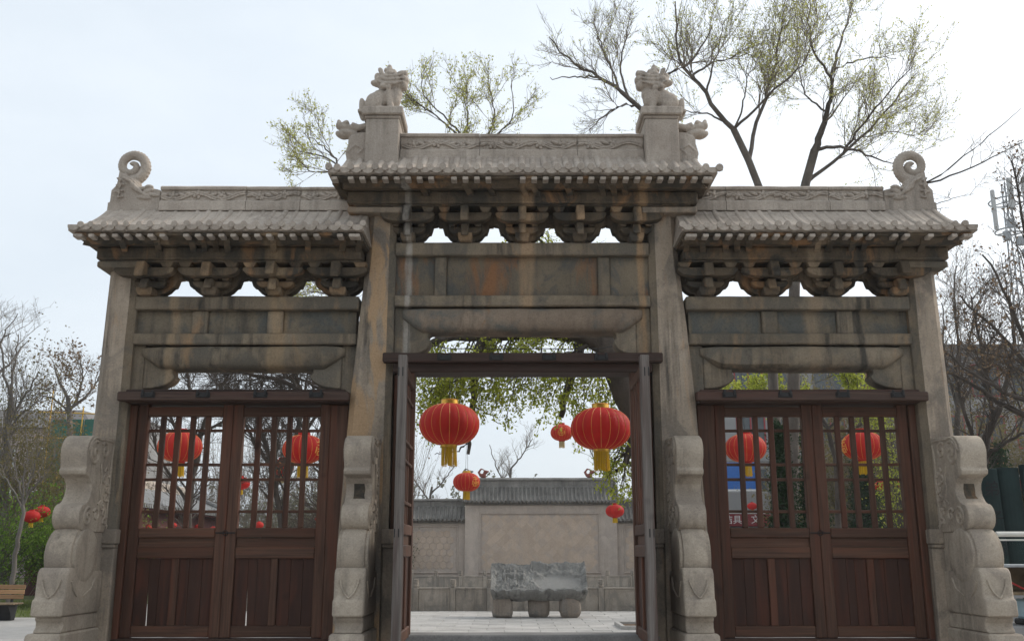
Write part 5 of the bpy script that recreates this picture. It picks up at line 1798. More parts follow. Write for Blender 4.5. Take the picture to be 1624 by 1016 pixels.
# ================================================================ trees and plants
LIMBS = {
    'A': [
        (0.16, 0.085, [(6.17,12.0,0.2),(6.37,12.0,5.29),(6.52,12.0,9.21),(6.45,12.0,11.04),(6.22,12.0,11.6),(5.93,12.0,12.33),(5.74,12.0,12.62)]),
        (0.07, 0.014, [(5.74,12.0,12.62),(5.21,11.83,13.05),(5.0,11.67,13.53),(4.52,11.5,14.02),(4.19,11.33,14.22),(4.2,11.17,15.19),(4.15,11.0,15.79)]),
        (0.035, 0.008, [(4.62,12.0,14.28),(5.1,12.27,14.72),(5.93,12.53,15.04),(6.71,12.8,15.28)]),
        (0.04, 0.01, [(5.95,12.0,12.69),(6.59,11.76,13.23),(6.66,11.52,13.45),(7.14,11.28,13.76),(7.47,11.04,13.92),(7.65,10.8,14.62)]),
        (0.06, 0.012, [(6.29,12.0,11.63),(6.52,12.2,12.56),(6.8,12.4,13.59),(7.3,12.6,14.9),(7.42,12.8,16.0),(7.66,13.0,16.86)]),
        (0.03, 0.008, [(5.74,12.0,12.62),(5.86,11.5,12.83),(5.86,11.0,13.3),(5.87,10.5,13.78)]),
        (0.03, 0.008, [(5.07,12.0,13.69),(5.19,11.8,14.25),(5.38,11.6,14.88),(5.54,11.4,15.51)]),
        (0.03, 0.008, [(5.37,12.0,12.89),(5.15,12.5,13.31),(4.74,13.0,13.62),(4.41,13.5,13.97)]),
    ],
    'B': [
        (0.2, 0.115, [(6.65,13.0,0.06),(7.13,13.0,5.44),(7.47,13.0,9.52),(7.74,13.0,11.43),(7.9,13.0,11.83),(8.2,13.0,12.42)]),
        (0.105, 0.04, [(8.2,13.0,12.42),(8.4,12.85,12.86),(8.45,12.7,13.31),(8.65,12.55,13.82),(8.61,12.4,14.34)]),
        (0.04, 0.01, [(8.82,13.0,14.65),(8.45,12.75,14.98),(8.14,12.5,15.29),(8.01,12.25,16.01),(8.12,12.0,16.63)]),
        (0.04, 0.01, [(8.82,13.0,14.65),(9.16,13.25,15.63),(9.61,13.5,16.65),(9.9,13.75,17.43),(10.14,14.0,18.09)]),
        (0.03, 0.008, [(8.85,13.0,14.58),(9.45,13.17,14.97),(10.26,13.33,15.34),(11.02,13.5,15.51)]),
        (0.055, 0.012, [(8.27,13.0,12.35),(8.66,12.7,12.36),(9.14,12.4,12.16),(9.54,12.1,11.82),(9.86,11.8,11.52)]),
        (0.06, 0.012, [(7.97,13.0,11.13),(8.34,13.2,11.5),(9.01,13.4,12.14),(9.68,13.6,12.83),(10.23,13.8,13.44),(10.8,14.0,14.16),(11.7,14.2,15.36)]),
        (0.04, 0.01, [(9.02,13.0,12.51),(9.32,12.5,12.99),(9.69,12.0,13.44),(10.44,11.5,14.17)]),
        (0.03, 0.008, [(8.56,13.0,13.45),(8.33,13.25,13.86),(8.15,13.5,14.29),(8.17,13.75,15.08),(8.19,14.0,16.02)]),
        (0.02, 0.006, [(9.73,13.0,12.7),(10.77,13.75,13.28),(12.19,14.5,13.58)]),
    ],
    'R4': [
        (0.1, 0.05, [(10.66,15.0,0.33),(11.12,15.0,5.74),(11.33,15.0,10.15),(11.3,15.0,11.89),(11.52,15.0,12.16)]),
        (0.035, 0.008, [(11.52,15.0,12.16),(12.37,15.38,12.43),(13.73,15.75,13.04),(15.28,16.12,13.86),(16.49,16.5,14.45)]),
        (0.03, 0.008, [(11.52,15.0,12.16),(12.12,14.75,12.22),(13.06,14.5,12.94),(13.91,14.25,13.6),(14.59,14.0,14.22)]),
        (0.02, 0.006, [(11.45,15.0,11.5),(12.37,15.25,11.82),(13.69,15.5,12.16)]),
        (0.02, 0.006, [(11.43,15.0,11.21),(12.58,15.45,11.62),(13.08,15.9,11.82)]),
    ],
    'K': [
        (0.12, 0.06, [(9.52,18.0,0.18),(9.77,18.0,3.87),(9.72,18.0,5.21),(9.38,18.0,5.79)]),
        (0.05, 0.012, [(9.38,18.0,5.79),(8.66,18.12,6.2),(7.73,18.25,6.52),(6.78,18.38,6.64),(5.91,18.5,6.76)]),
        (0.04, 0.012, [(9.56,18.0,5.6),(8.92,17.73,5.95),(8.28,17.47,6.2),(7.77,17.2,6.84)]),
        (0.04, 0.012, [(9.64,18.0,5.4),(10.66,18.27,6.13),(11.59,18.53,6.57),(12.71,18.8,6.81)]),
        (0.04, 0.012, [(9.69,18.0,5.3),(10.21,17.87,5.77),(10.32,17.73,6.54),(10.12,17.6,7.1)]),
        (0.04, 0.012, [(9.37,18.0,5.7),(8.1,17.6,5.74),(6.86,17.2,5.97),(5.83,16.8,6.01)]),
        (0.03, 0.01, [(9.79,18.0,4.82),(11.04,18.33,5.64),(11.89,18.67,6.08),(12.56,19.0,6.44)]),
    ],
    'C': [
        (0.17, 0.09, [(3.42,9.0,0.26),(3.47,9.0,4.84),(3.37,9.0,9.78),(3.2,9.0,11.1),(2.96,9.0,11.7)]),
        (0.06, 0.012, [(2.96,9.0,11.7),(2.6,8.92,12.02),(2.31,8.83,12.24),(1.85,8.75,12.52),(1.15,8.67,12.84),(0.92,8.58,13.12),(0.72,8.5,13.31)]),
        (0.032, 0.008, [(2.43,9.0,12.19),(2.25,9.27,12.92),(2.06,9.53,13.56),(1.87,9.8,14.57)]),
        (0.032, 0.008, [(2.75,9.0,11.78),(2.23,8.7,11.63),(1.91,8.4,11.23),(1.54,8.1,10.78)]),
        (0.025, 0.008, [(1.87,9.0,12.65),(1.44,9.5,12.87),(0.8,10.0,13.06)]),
        (0.032, 0.008, [(2.64,9.0,12.05),(2.49,9.4,12.82),(2.64,9.8,13.88),(2.87,10.2,14.98)]),
        (0.06, 0.012, [(3.44,9.0,11.49),(3.6,9.12,12.12),(3.81,9.24,12.64),(4.16,9.36,12.9),(4.57,9.48,13.45),(4.79,9.6,14.28)]),
    ],
    'D': [
        (0.2, 0.12, [(-2.93,10.0,0.12),(-3.08,10.0,4.99),(-3.16,10.0,8.58),(-2.73,10.0,10.16)]),
        (0.07, 0.03, [(-2.73,10.0,10.16),(-1.99,10.1,10.82),(-1.47,10.2,11.3),(-1.22,10.3,11.73)]),
        (0.028, 0.008, [(-1.26,10.0,11.69),(-1.75,9.8,11.96),(-2.25,9.6,12.2),(-2.76,9.4,12.38)]),
        (0.028, 0.008, [(-1.14,10.0,11.69),(-1.46,10.12,12.12),(-2.0,10.25,12.55),(-2.33,10.38,12.83),(-2.42,10.5,13.43)]),
        (0.025, 0.007, [(-1.14,10.0,11.69),(-1.07,10.33,12.28),(-1.28,10.67,12.96),(-1.49,11.0,13.33)]),
        (0.03, 0.008, [(-1.46,10.0,11.21),(-0.77,9.8,11.21),(-0.31,9.6,11.48),(-0.06,9.4,11.69),(-0.16,9.2,12.44)]),
        (0.025, 0.007, [(-0.92,10.0,11.3),(-0.58,10.13,11.75),(-0.55,10.27,12.23),(-0.71,10.4,13.05)]),
        (0.04, 0.012, [(-2.94,10.0,9.68),(-3.66,10.15,10.22),(-4.31,10.3,10.96),(-4.84,10.45,11.33),(-5.41,10.6,11.39)]),
        (0.03, 0.008, [(-3.94,10.0,10.4),(-4.46,9.8,10.53),(-5.0,9.6,10.48),(-5.2,9.4,10.75)]),
        (0.03, 0.008, [(-3.95,10.0,10.56),(-4.5,10.33,11.34),(-4.98,10.67,11.72),(-5.33,11.0,12.01)]),
        (0.03, 0.008, [(-3.24,10.0,7.36),(-3.83,10.0,7.51),(-4.36,10.0,7.74),(-4.79,10.0,7.58)]),
    ],
    'E': [
        (0.36, 0.26, [(2.82,6.0,0.25),(2.72,6.0,2.32),(2.46,6.0,3.69),(2.08,6.0,4.53),(1.83,6.0,4.99),(1.69,6.0,5.53),(1.58,6.0,5.9)]),
        (0.2, 0.05, [(1.72,6.0,5.35),(1.28,6.07,5.75),(0.69,6.13,5.67),(-0.03,6.2,5.78),(-0.76,6.27,5.65),(-1.49,6.33,5.76),(-2.1,6.4,5.43)]),
        (0.13, 0.04, [(2.31,6.0,4.39),(2.17,5.94,4.56),(2.1,5.88,4.22),(2.02,5.82,3.6),(1.95,5.76,3.32),(1.75,5.7,3.15)]),
        (-0.11, 0.05, [(1.1,6.0,5.67),(1.02,6.12,5.25),(0.95,6.25,4.91),(0.88,6.38,4.62),(0.8,6.5,4.22)]),
        (-0.1, 0.03, [(-0.69,6.0,5.64),(-0.8,6.05,5.36),(-0.85,6.1,4.88),(-0.87,6.15,4.34),(-0.96,6.2,3.48)]),
        (0.03, 0.008, [(-0.84,6.0,4.99),(-1.27,5.9,4.83),(-1.55,5.8,4.69),(-1.75,5.7,4.56)]),
        (-0.02, 0.006, [(-0.86,6.0,4.39),(-0.51,6.25,4.25),(-0.39,6.5,4.1)]),
        (-0.02, 0.006, [(-0.92,6.0,3.69),(-1.25,5.9,3.49),(-1.53,5.8,3.46)]),
        (0.05, 0.012, [(1.34,6.0,5.69),(0.79,5.88,5.32),(0.08,5.75,5.0),(-0.73,5.62,5.04),(-1.42,5.5,4.95)]),
        (0.05, 0.012, [(1.91,6.0,4.87),(1.4,6.2,5.02),(0.93,6.4,4.94),(0.58,6.6,4.85)]),
        (0.09, 0.02, [(1.58,6.0,5.9),(1.28,5.8,6.77),(0.8,5.6,7.21),(0.2,5.4,7.49)]),
        (0.09, 0.02, [(1.61,6.0,5.71),(2.03,6.27,6.14),(2.45,6.53,6.59),(2.89,6.8,7.58)]),
    ],
    'F': [
        (0.1, 0.05, [(-6.07,14.0,1.24),(-6.2,14.0,2.92),(-6.5,14.0,3.91),(-6.75,14.0,4.74),(-7.11,14.0,5.59)]),
        (0.09, 0.04, [(-6.13,14.0,2.27),(-6.1,14.12,3.59),(-5.92,14.25,4.6),(-5.83,14.38,5.64),(-6.08,14.5,6.54)]),
        (0.06, 0.03, [(-6.16,14.0,2.6),(-6.37,13.88,3.57),(-6.32,13.75,4.71),(-6.17,13.62,5.53),(-6.26,13.5,6.19)]),
        (0.05, 0.02, [(-6.5,14.0,3.91),(-7.1,14.22,4.6),(-7.56,14.45,5.48),(-8.19,14.68,6.21),(-8.82,14.9,6.7)]),
        (0.05, 0.02, [(-5.87,14.0,4.57),(-5.35,13.78,5.22),(-5.01,13.55,5.92),(-5.42,13.32,6.37),(-6.11,13.1,6.53)]),
        (0.04, 0.015, [(-5.09,14.0,6.0),(-6.03,14.3,6.41),(-7.31,14.6,6.38),(-8.61,14.9,6.22)]),
    ],
    'G': [
        (0.13, 0.07, [(-4.36,12.0,1.06),(-4.47,12.0,2.53),(-4.63,12.0,3.58),(-4.6,12.0,4.51),(-4.57,12.0,5.29)]),
        (0.08, 0.03, [(-4.59,12.0,4.35),(-4.86,12.1,4.99),(-5.21,12.2,5.48),(-6.05,12.3,5.97),(-7.05,12.4,6.15),(-7.88,12.5,6.24)]),
        (0.08, 0.03, [(-4.57,12.0,5.29),(-4.66,11.82,5.89),(-4.9,11.65,6.1),(-5.42,11.47,6.46),(-6.01,11.3,6.58)]),
        (0.06, 0.02, [(-4.63,12.0,3.58),(-5.01,12.27,4.22),(-5.4,12.53,4.73),(-5.73,12.8,5.41)]),
        (0.06, 0.02, [(-4.6,12.0,5.29),(-4.41,12.0,5.92),(-4.2,12.0,6.56),(-4.14,12.0,7.21)]),
    ],
    'H': [
        (0.14, 0.07, [(-9.11,16.0,1.21),(-9.28,16.0,3.02),(-9.15,16.0,4.08),(-9.07,16.0,4.97)]),
        (0.07, 0.02, [(-9.07,16.0,4.97),(-8.88,16.17,5.91),(-8.52,16.33,6.68),(-8.4,16.5,7.47)]),
        (0.07, 0.02, [(-9.15,16.0,4.08),(-9.7,15.83,4.96),(-10.03,15.67,5.66),(-10.26,15.5,6.54)]),
        (0.06, 0.02, [(-9.11,16.0,4.52),(-9.56,16.33,5.75),(-9.75,16.67,6.74),(-10.11,17.0,7.58)]),
        (0.05, 0.02, [(-9.07,16.0,4.97),(-8.42,15.67,5.29),(-7.63,15.33,5.61),(-7.05,15.0,6.27)]),
        (0.05, 0.02, [(-9.28,16.0,3.02),(-10.12,16.2,4.09),(-10.63,16.4,5.02),(-10.93,16.6,5.98)]),
    ],
    'L1': [
        (0.2, 0.1, [(-19.28,26.0,1.14),(-19.67,26.0,4.44),(-19.78,26.0,6.14),(-19.81,26.0,7.63)]),
        (0.07, 0.02, [(-19.81,26.0,7.63),(-19.96,26.17,8.67),(-19.99,26.33,9.47),(-20.07,26.5,10.28)]),
        (0.07, 0.02, [(-19.79,26.0,6.64),(-19.41,25.83,7.48),(-18.91,25.67,8.08),(-18.58,25.5,8.5)]),
        (0.07, 0.02, [(-19.77,26.0,5.65),(-20.57,26.3,6.92),(-21.14,26.6,8.23),(-21.34,26.9,9.58)]),
        (0.06, 0.02, [(-19.81,26.0,7.63),(-19.99,25.7,8.33),(-20.05,25.4,9.28),(-20.26,25.1,10.22)]),
        (0.05, 0.015, [(-19.78,26.0,6.14),(-19.44,26.13,6.9),(-18.99,26.27,7.42),(-18.6,26.4,7.82)]),
    ],
    'L2': [
        (0.2, 0.1, [(-17.52,20.0,0.46),(-17.88,20.0,4.01),(-17.88,20.0,5.65),(-17.73,20.0,6.91)]),
        (0.07, 0.012, [(-17.73,20.0,6.91),(-17.25,20.12,7.61),(-17.02,20.25,7.82),(-16.83,20.38,8.37),(-16.59,20.5,8.77)]),
        (0.05, 0.012, [(-17.73,20.0,6.91),(-17.35,19.83,7.94),(-17.05,19.67,8.76),(-16.57,19.5,9.43)]),
        (0.05, 0.012, [(-17.73,20.0,6.91),(-17.84,20.3,8.24),(-17.96,20.6,9.63),(-18.04,20.9,10.84)]),
        (0.04, 0.01, [(-17.44,20.0,7.97),(-17.25,20.07,8.74),(-16.99,20.13,8.91),(-16.69,20.2,9.14)]),
    ],
    'L3': [
        (0.22, 0.1, [(-20.37,34.0,1.59),(-20.85,34.0,6.19),(-21.1,34.0,7.97),(-21.25,34.0,8.88)]),
        (0.08, 0.03, [(-21.25,34.0,8.88),(-21.75,34.17,9.52),(-22.14,34.33,10.16),(-22.35,34.5,10.56)]),
        (0.08, 0.03, [(-21.13,34.0,8.28),(-20.68,33.83,9.0),(-20.48,33.67,9.73),(-20.6,33.5,10.46)]),
        (0.08, 0.03, [(-21.16,34.0,8.58),(-20.59,34.3,9.08),(-20.31,34.6,9.59),(-20.2,34.9,10.26)]),
        (0.06, 0.03, [(-21.11,34.0,8.13),(-21.47,33.7,8.53),(-21.8,33.4,8.79),(-22.08,33.1,8.8)]),
    ],
    'R1': [
        (0.16, 0.09, [(11.3,13.0,0.43),(11.65,13.0,2.88),(11.82,13.0,3.85),(12.02,13.0,4.64),(12.41,13.0,5.34)]),
        (0.08, 0.03, [(12.41,13.0,5.34),(12.88,13.17,6.29),(13.26,13.33,7.35),(13.3,13.5,8.43)]),
        (0.07, 0.02, [(11.79,13.0,3.74),(11.68,12.88,4.37),(11.41,12.75,5.08),(11.21,12.62,6.03),(11.16,12.5,6.83)]),
        (0.07, 0.02, [(11.98,13.0,4.54),(12.39,13.2,5.29),(12.34,13.4,6.34),(12.4,13.6,7.58),(12.42,13.8,8.51)]),
        (0.06, 0.02, [(11.82,13.0,3.85),(12.25,12.7,4.27),(12.61,12.4,4.55),(12.96,12.1,4.83)]),
    ],
    'R2': [
        (0.2, 0.12, [(12.73,10.0,-0.07),(12.88,10.0,2.46),(12.58,10.0,3.85),(12.09,10.0,4.42)]),
        (0.09, 0.02, [(12.09,10.0,4.42),(11.5,10.07,4.71),(11.38,10.13,4.82),(10.83,10.2,5.17),(10.59,10.27,5.45),(10.0,10.33,5.78),(9.77,10.4,5.89)]),
        (0.08, 0.02, [(12.34,10.0,4.13),(11.82,9.92,4.91),(11.43,9.84,5.08),(10.74,9.76,5.34),(10.08,9.68,5.76),(9.67,9.6,6.08)]),
        (0.08, 0.02, [(12.5,10.0,4.27),(12.18,10.16,5.6),(11.82,10.32,6.22),(11.33,10.48,6.94),(10.93,10.64,7.36),(10.66,10.8,7.72)]),
        (0.07, 0.02, [(12.43,10.0,4.84),(11.89,9.8,5.97),(11.48,9.6,6.96),(11.05,9.4,7.79),(10.58,9.2,8.33)]),
        (0.06, 0.02, [(12.59,10.0,4.99),(12.31,10.05,7.07),(12.23,10.1,8.61),(12.23,10.15,10.22),(12.04,10.2,10.97)]),
    ],
    'R3': [
        (0.15, 0.08, [(15.84,24.0,1.17),(16.27,24.0,5.21),(16.42,24.0,7.08),(16.67,24.0,8.99)]),
        (0.06, 0.02, [(16.67,24.0,8.99),(16.78,24.17,10.5),(16.92,24.33,11.79),(17.18,24.5,12.61)]),
        (0.06, 0.02, [(16.52,24.0,7.79),(16.97,23.83,9.2),(17.26,23.67,10.38),(17.64,23.5,11.32)]),
        (0.06, 0.02, [(16.42,24.0,7.08),(16.28,24.3,8.57),(16.45,24.6,9.86),(16.66,24.9,11.19)]),
        (0.06, 0.02, [(16.44,24.0,6.85),(17.13,23.7,7.98),(17.68,23.4,8.87),(18.19,23.1,9.52)]),
    ],
    'S': [
        (0.085, 0.05, [(-15.01,18.0,0.86),(-14.97,18.0,1.81),(-14.91,18.0,2.74),(-14.9,18.0,3.11)]),
        (0.035, 0.01, [(-14.9,18.0,3.11),(-15.19,18.1,3.87),(-15.52,18.2,4.65),(-15.8,18.3,5.24)]),
        (0.04, 0.01, [(-14.9,18.0,3.11),(-14.77,17.9,3.76),(-14.57,17.8,4.42),(-14.34,17.7,5.17)]),
        (0.03, 0.01, [(-14.9,18.0,2.83),(-15.33,18.17,3.5),(-15.8,18.33,3.98),(-16.27,18.5,4.39)]),
        (0.03, 0.01, [(-14.86,18.0,3.45),(-14.44,17.83,3.85),(-14.1,17.67,4.22),(-13.81,17.5,4.67)]),
        (0.03, 0.01, [(-14.9,18.0,3.11),(-14.98,18.03,4.06),(-15.01,18.07,4.83),(-15.2,18.1,5.61)]),
    ],
}



def resample(pts, n):
    P = np.array(pts, float)
    d = np.r_[0, np.cumsum(np.linalg.norm(np.diff(P, axis=0), axis=1))]
    t = np.linspace(0, d[-1], n)
    out = np.stack([np.interp(t, d, P[:, k]) for k in range(3)], 1)
    # round the corners a little
    for _ in range(2):
        out[1:-1] = 0.25 * out[:-2] + 0.5 * out[1:-1] + 0.25 * out[2:]
    return out


def tubes(P, r0, r1, k=5):
    """tapered tubes along N polylines of equal point count -> verts, quads"""
    N, K, _ = P.shape
    T = np.empty_like(P)
    T[:, 1:-1] = P[:, 2:] - P[:, :-2]; T[:, 0] = P[:, 1] - P[:, 0]; T[:, -1] = P[:, -1] - P[:, -2]
    T /= np.linalg.norm(T, axis=2, keepdims=True) + 1e-9
    ref = np.zeros_like(T); ref[..., 0] = 1.0
    m = np.abs(T[..., 0]) > 0.8
    ref[m] = (0, 0.6, 0.8)
    U = np.cross(T, ref); U /= np.linalg.norm(U, axis=2, keepdims=True) + 1e-9
    W = np.cross(T, U)
    t = np.linspace(0, 1, K)[None, :]
    rad = (r0[:, None] * (1 - t) + r1[:, None] * t)[..., None]
    a = np.arange(k) * 2 * math.pi / k
    V = P[:, :, None, :] + rad[:, :, None, :] * (U[:, :, None, :] * np.cos(a)[None, None, :, None] + W[:, :, None, :] * np.sin(a)[None, None, :, None])
    idx = np.arange(N * K * k).reshape(N, K, k)
    q = np.stack([idx[:, :-1, :], np.roll(idx, -1, 2)[:, :-1, :], np.roll(idx, -1, 2)[:, 1:, :], idx[:, 1:, :]], -1)
    return V.reshape(-1, 3), q.reshape(-1, 4)


def sprout(P, r0, r1, n, rng, lo, hi, ang, L, up, bend, K=5, grav=0.0, rk=0.6, rmin=0.003, rmax=0.05):
    N, K0, _ = P.shape
    ln = np.linalg.norm(np.diff(P, axis=1), axis=2).sum(1)
    idx = rng.choice(N, n, p=ln / ln.sum())
    t = rng.uniform(lo, hi, n)
    f = t * (K0 - 1); i = np.minimum(f.astype(int), K0 - 2); u = (f - i)[:, None]
    a = P[idx, i]; b = P[idx, i + 1]
    pos = a * (1 - u) + b * u
    tan = (b - a); tan /= np.linalg.norm(tan, axis=1, keepdims=True) + 1e-9
    rv = rng.normal(size=(n, 3)); rv -= tan * (rv * tan).sum(1, keepdims=True); rv /= np.linalg.norm(rv, axis=1, keepdims=True) + 1e-9
    an = np.radians(rng.uniform(ang[0], ang[1], n))[:, None]
    d = tan * np.cos(an) + rv * np.sin(an)
    d[:, 2] += up; d /= np.linalg.norm(d, axis=1, keepdims=True) + 1e-9
    l = (L * rng.uniform(0.5, 1.25, n) * (1.15 - 0.6 * t))[:, None, None]
    s = np.linspace(0, 1, K)[None, :, None]
    bv = rng.normal(size=(n, 3)) * bend
    wob = rng.normal(size=(n, K, 3)) * 0.035; wob[:, 0] = 0
    Q = pos[:, None, :] + l * (d[:, None, :] * s + bv[:, None, :] * s ** 2 + wob * s)
    Q[..., 2] += (l * s ** 2)[..., 0] * grav
    rp = r0[idx] * (1 - t) + r1[idx] * t
    q0 = np.clip(rp * rk, rmin, rmax)
    return Q, q0, np.maximum(q0 * 0.3, rmin * 0.6)


def leaf_quads(C, size, rng, droop=0.0, slim=0.55):
    """one small folded leaf per point"""
    n = len(C)
    d = rng.normal(size=(n, 3)); d[:, 2] -= droop; d /= np.linalg.norm(d, axis=1, keepdims=True) + 1e-9
    r = rng.normal(size=(n, 3)); w = np.cross(d, r); w /= np.linalg.norm(w, axis=1, keepdims=True) + 1e-9
    s = (size * rng.uniform(0.6, 1.3, n))[:, None]
    v = np.stack([C, C + d * s * 0.5 + w * s * slim * 0.5, C + d * s, C + d * s * 0.5 - w * s * slim * 0.5], 1)
    return v.reshape(-1, 3), np.arange(n * 4).reshape(-1, 4)


def on_twigs(P, n, rng, lo=0.15, hi=1.0, jit=0.03):
    N, K, _ = P.shape
    idx = rng.integers(0, N, n); f = rng.uniform(lo, hi, n) * (K - 1); i = np.minimum(f.astype(int), K - 2); u = (f - i)[:, None]
    return P[idx, i] * (1 - u) + P[idx, i + 1] * u + rng.normal(size=(n, 3)) * jit


def tree(key, name, label, cat, bark, twig, seed, levels, leaves=None, group=None, limb_k=8):
    """levels: list of dicts for sprout; leaves: (material, count, size, droop, which levels)"""
    rng = np.random.default_rng(seed)
    limbs = LIMBS[key]
    x, y, z = limbs[0][2][0]
    root = tag(empty(name, (x, y, 0)), label, cat, group)
    KL = 14
    P = []; r0 = []; r1 = []
    for i, (a, b, pts) in enumerate(limbs):
        pts = [Vector(p) for p in pts]
        if i == 0:
            pts = [Vector((pts[0].x, pts[0].y, -0.1))] + [p for p in pts if p.z > 0.3]
        else:
            q = np.concatenate(P); c = np.array(pts[0])
            # meet the wood it grows from
            j = int(np.argmin(((q - c) ** 2).sum(1)))
            dl = Vector(q[j]) - pts[0]
            n = len(pts)
            pts = [p + dl * (1 - k / (n - 1)) for k, p in enumerate(pts)]
        rs = resample(pts, KL)
        w = rng.normal(size=(KL, 3)) * 0.02; w[0] = 0
        P.append(rs + w); r0.append(a); r1.append(b)
    P = np.array(P); r0 = np.array(r0); r1 = np.array(r1)
    keep = r0 > 0          # a negative radius marks a limb that bears no twigs
    r0 = np.abs(r0)
    tr = tubes(P[:1], r0[:1] * 1.0, r1[:1], 10)
    t_o = link('trunk', np_mesh('trunk', *tr, m=M[bark], smooth=True), root, world_coords=True)
    V, Q = tubes(P[1:], r0[1:], r1[1:], limb_k)
    link('limbs', np_mesh('limbs', V, Q, M[bark], True), root, world_coords=True)
    sets = [(P[keep], r0[keep], r1[keep])]
    for lv in levels:
        src = sets[lv.get('src', -1)]
        if lv.get('skip_trunk') and src is sets[0]:
            src = tuple(q[1:] for q in src)
        kw = {k: v for k, v in lv.items() if k not in ('src', 'skip_trunk', 'sides')}
        sets.append(sprout(*src, rng=rng, **kw))
    Vs = []; Qs = []; off = 0
    for s, lv in zip(sets[1:], levels):
        V, Q = tubes(*s, lv.get('sides', 3)); Vs.append(V); Qs.append(Q + off); off += len(V)
    tag(link('twigs', np_mesh('twigs', np.concatenate(Vs), np.concatenate(Qs), M[twig]), root, world_coords=True), kind='stuff')
    if leaves:
        Vs = []; Qs = []; off = 0
        mat = leaves[0]
        for (cnt, size, droop, lvl, jit) in leaves[1]:
            C = on_twigs(sets[lvl][0], cnt, rng, jit=jit)
            V, Q = leaf_quads(C, size, rng, droop)
            Vs.append(V); Qs.append(Q + off); off += len(V)
        tag(link('crown', np_mesh('crown', np.concatenate(Vs), np.concatenate(Qs), M[mat]), root, world_coords=True), kind='stuff')
    return root


UP = dict(ang=(22, 55), up=0.38, bend=0.10)
spring = lambda n1, n2, n3, L=1.5: [
    dict(n=n1, lo=0.25, hi=1.0, L=L, K=6, skip_trunk=True, rk=0.4, rmin=0.008, rmax=0.02, sides=4, **UP),
    dict(n=n2, lo=0.15, hi=1.0, L=L * 0.55, K=5, rk=0.6, rmin=0.005, rmax=0.010, **UP),
    dict(n=n3, lo=0.15, hi=1.0, L=L * 0.28, K=4, rk=0.7, rmin=0.0038, rmax=0.006, **UP)]
TG = 'trees behind the gateway'
tree('A', 'tree', 'leaning spring tree with forked dark trunk above the right bay roof, nearest the right lion', 'tree', 'bark_mid', 'twig', 1, spring(95, 560, 2000, 1.75), ('leaf_spring', [(5200, 0.060, 0.2, 3, 0.03), (1900, 0.060, 0.2, 2, 0.03)]), TG)
tree('B', 'tree', 'tall spreading spring tree with thick dark trunk above the middle of the right bay roof', 'tree', 'bark_mid', 'twig', 2, spring(120, 720, 2500, 1.8), ('leaf_spring', [(6200, 0.060, 0.2, 3, 0.03), (2300, 0.060, 0.2, 2, 0.03)]), TG)
tree('C', 'tree', 'nearly bare budding tree whose branches fan out behind the right lion', 'tree', 'bark_mid', 'twig', 3, spring(50, 300, 1200, 1.1), ('leaf_spring', [(1300, 0.045, 0.2, 3, 0.03)]), TG)
tree('D', 'tree', 'tree with pale green shoots rising behind the centre ridge and left lion', 'tree', 'bark_mid', 'twig', 4, spring(70, 420, 1900, 1.2), ('leaf_spring', [(5000, 0.062, 0.2, 3, 0.04), (1400, 0.062, 0.2, 2, 0.04)]), TG)
# the old tree whose limbs droop into the doorway
DN = dict(ang=(30, 75), up=-0.25, bend=0.15)
tree('E', 'old_tree', 'old dark-trunked tree with drooping fresh green foliage behind the centre doorway', 'tree', 'bark', 'twig_dark', 5,
     [dict(n=150, lo=0.1, hi=1.0, L=0.74, K=7, skip_trunk=True, rk=0.35, rmin=0.009, rmax=0.020, grav=-0.4, sides=4, **DN),
      dict(n=620, lo=0.15, hi=1.0, L=0.52, K=5, rk=0.6, rmin=0.005, rmax=0.01, grav=-0.35, **DN),
      dict(n=1600, lo=0.15, hi=1.0, L=0.24, K=4, rk=0.7, rmin=0.0035, rmax=0.005, grav=-0.2, **DN)],
     ('leaf_green', [(13500, 0.068, 0.8, 3, 0.05), (4500, 0.068, 0.8, 2, 0.04)]))
# bare trees behind the left bay
bare = lambda n1, n2, n3, L=1.6, up=0.25: [
    dict(n=n1, lo=0.2, hi=1.0, ang=(25, 65), L=L, up=up, bend=0.16, K=6, rk=0.5, rmin=0.009, rmax=0.024, sides=4),
    dict(n=n2, lo=0.15, hi=1.0, ang=(25, 65), L=L * 0.55, up=up, bend=0.16, K=5, rk=0.6, rmin=0.006, rmax=0.010),
    dict(n=n3, lo=0.15, hi=1.0, ang=(25, 65), L=L * 0.28, up=up, bend=0.14, K=4, rk=0.7, rmin=0.0045, rmax=0.006)]
BG = 'bare trees beyond the left bay'
tree('F', 'bare_tree', 'bare many-stemmed tree in the middle of the inner left bay lattice', 'tree', 'bark', 'twig_dark', 6, bare(110, 750, 2800), None, BG)
tree('G', 'bare_tree', 'bare dark tree by the inner jamb of the left bay, branches over the lintel', 'tree', 'bark', 'twig_dark', 7, bare(110, 750, 2800), None, BG)
tree('H', 'bare_tree', 'bare tree in the outer left bay lattice in front of the hall', 'tree', 'bark', 'twig_dark', 8, bare(110, 750, 2800), None, BG)
LG = 'bare trees left of the gateway'
tree('L1', 'bare_tree', 'bare fan-shaped tree rising behind the sapling at far left', 'tree', 'bark_grey', 'twig_pale', 9, bare(60, 340, 900, 1.9, 0.5), None, LG)
tree('L2', 'bare_tree', 'tall pale bare tree reaching in from the left edge, its tips against the sky', 'tree', 'bark_grey', 'twig_pale', 10, bare(30, 110, 300, 1.5, 0.4), None, LG)
tree('L3', 'bare_tree', 'round-crowned tree hung with dry seed pods beside the left outer pillar', 'tree', 'bark_grey', 'twig', 11, bare(60, 320, 900, 2.0, 0.2), ('leaf_brown', [(2000, 0.16, 0.5, 3, 0.10)]), LG)
RG = 'bare trees right of the gateway'
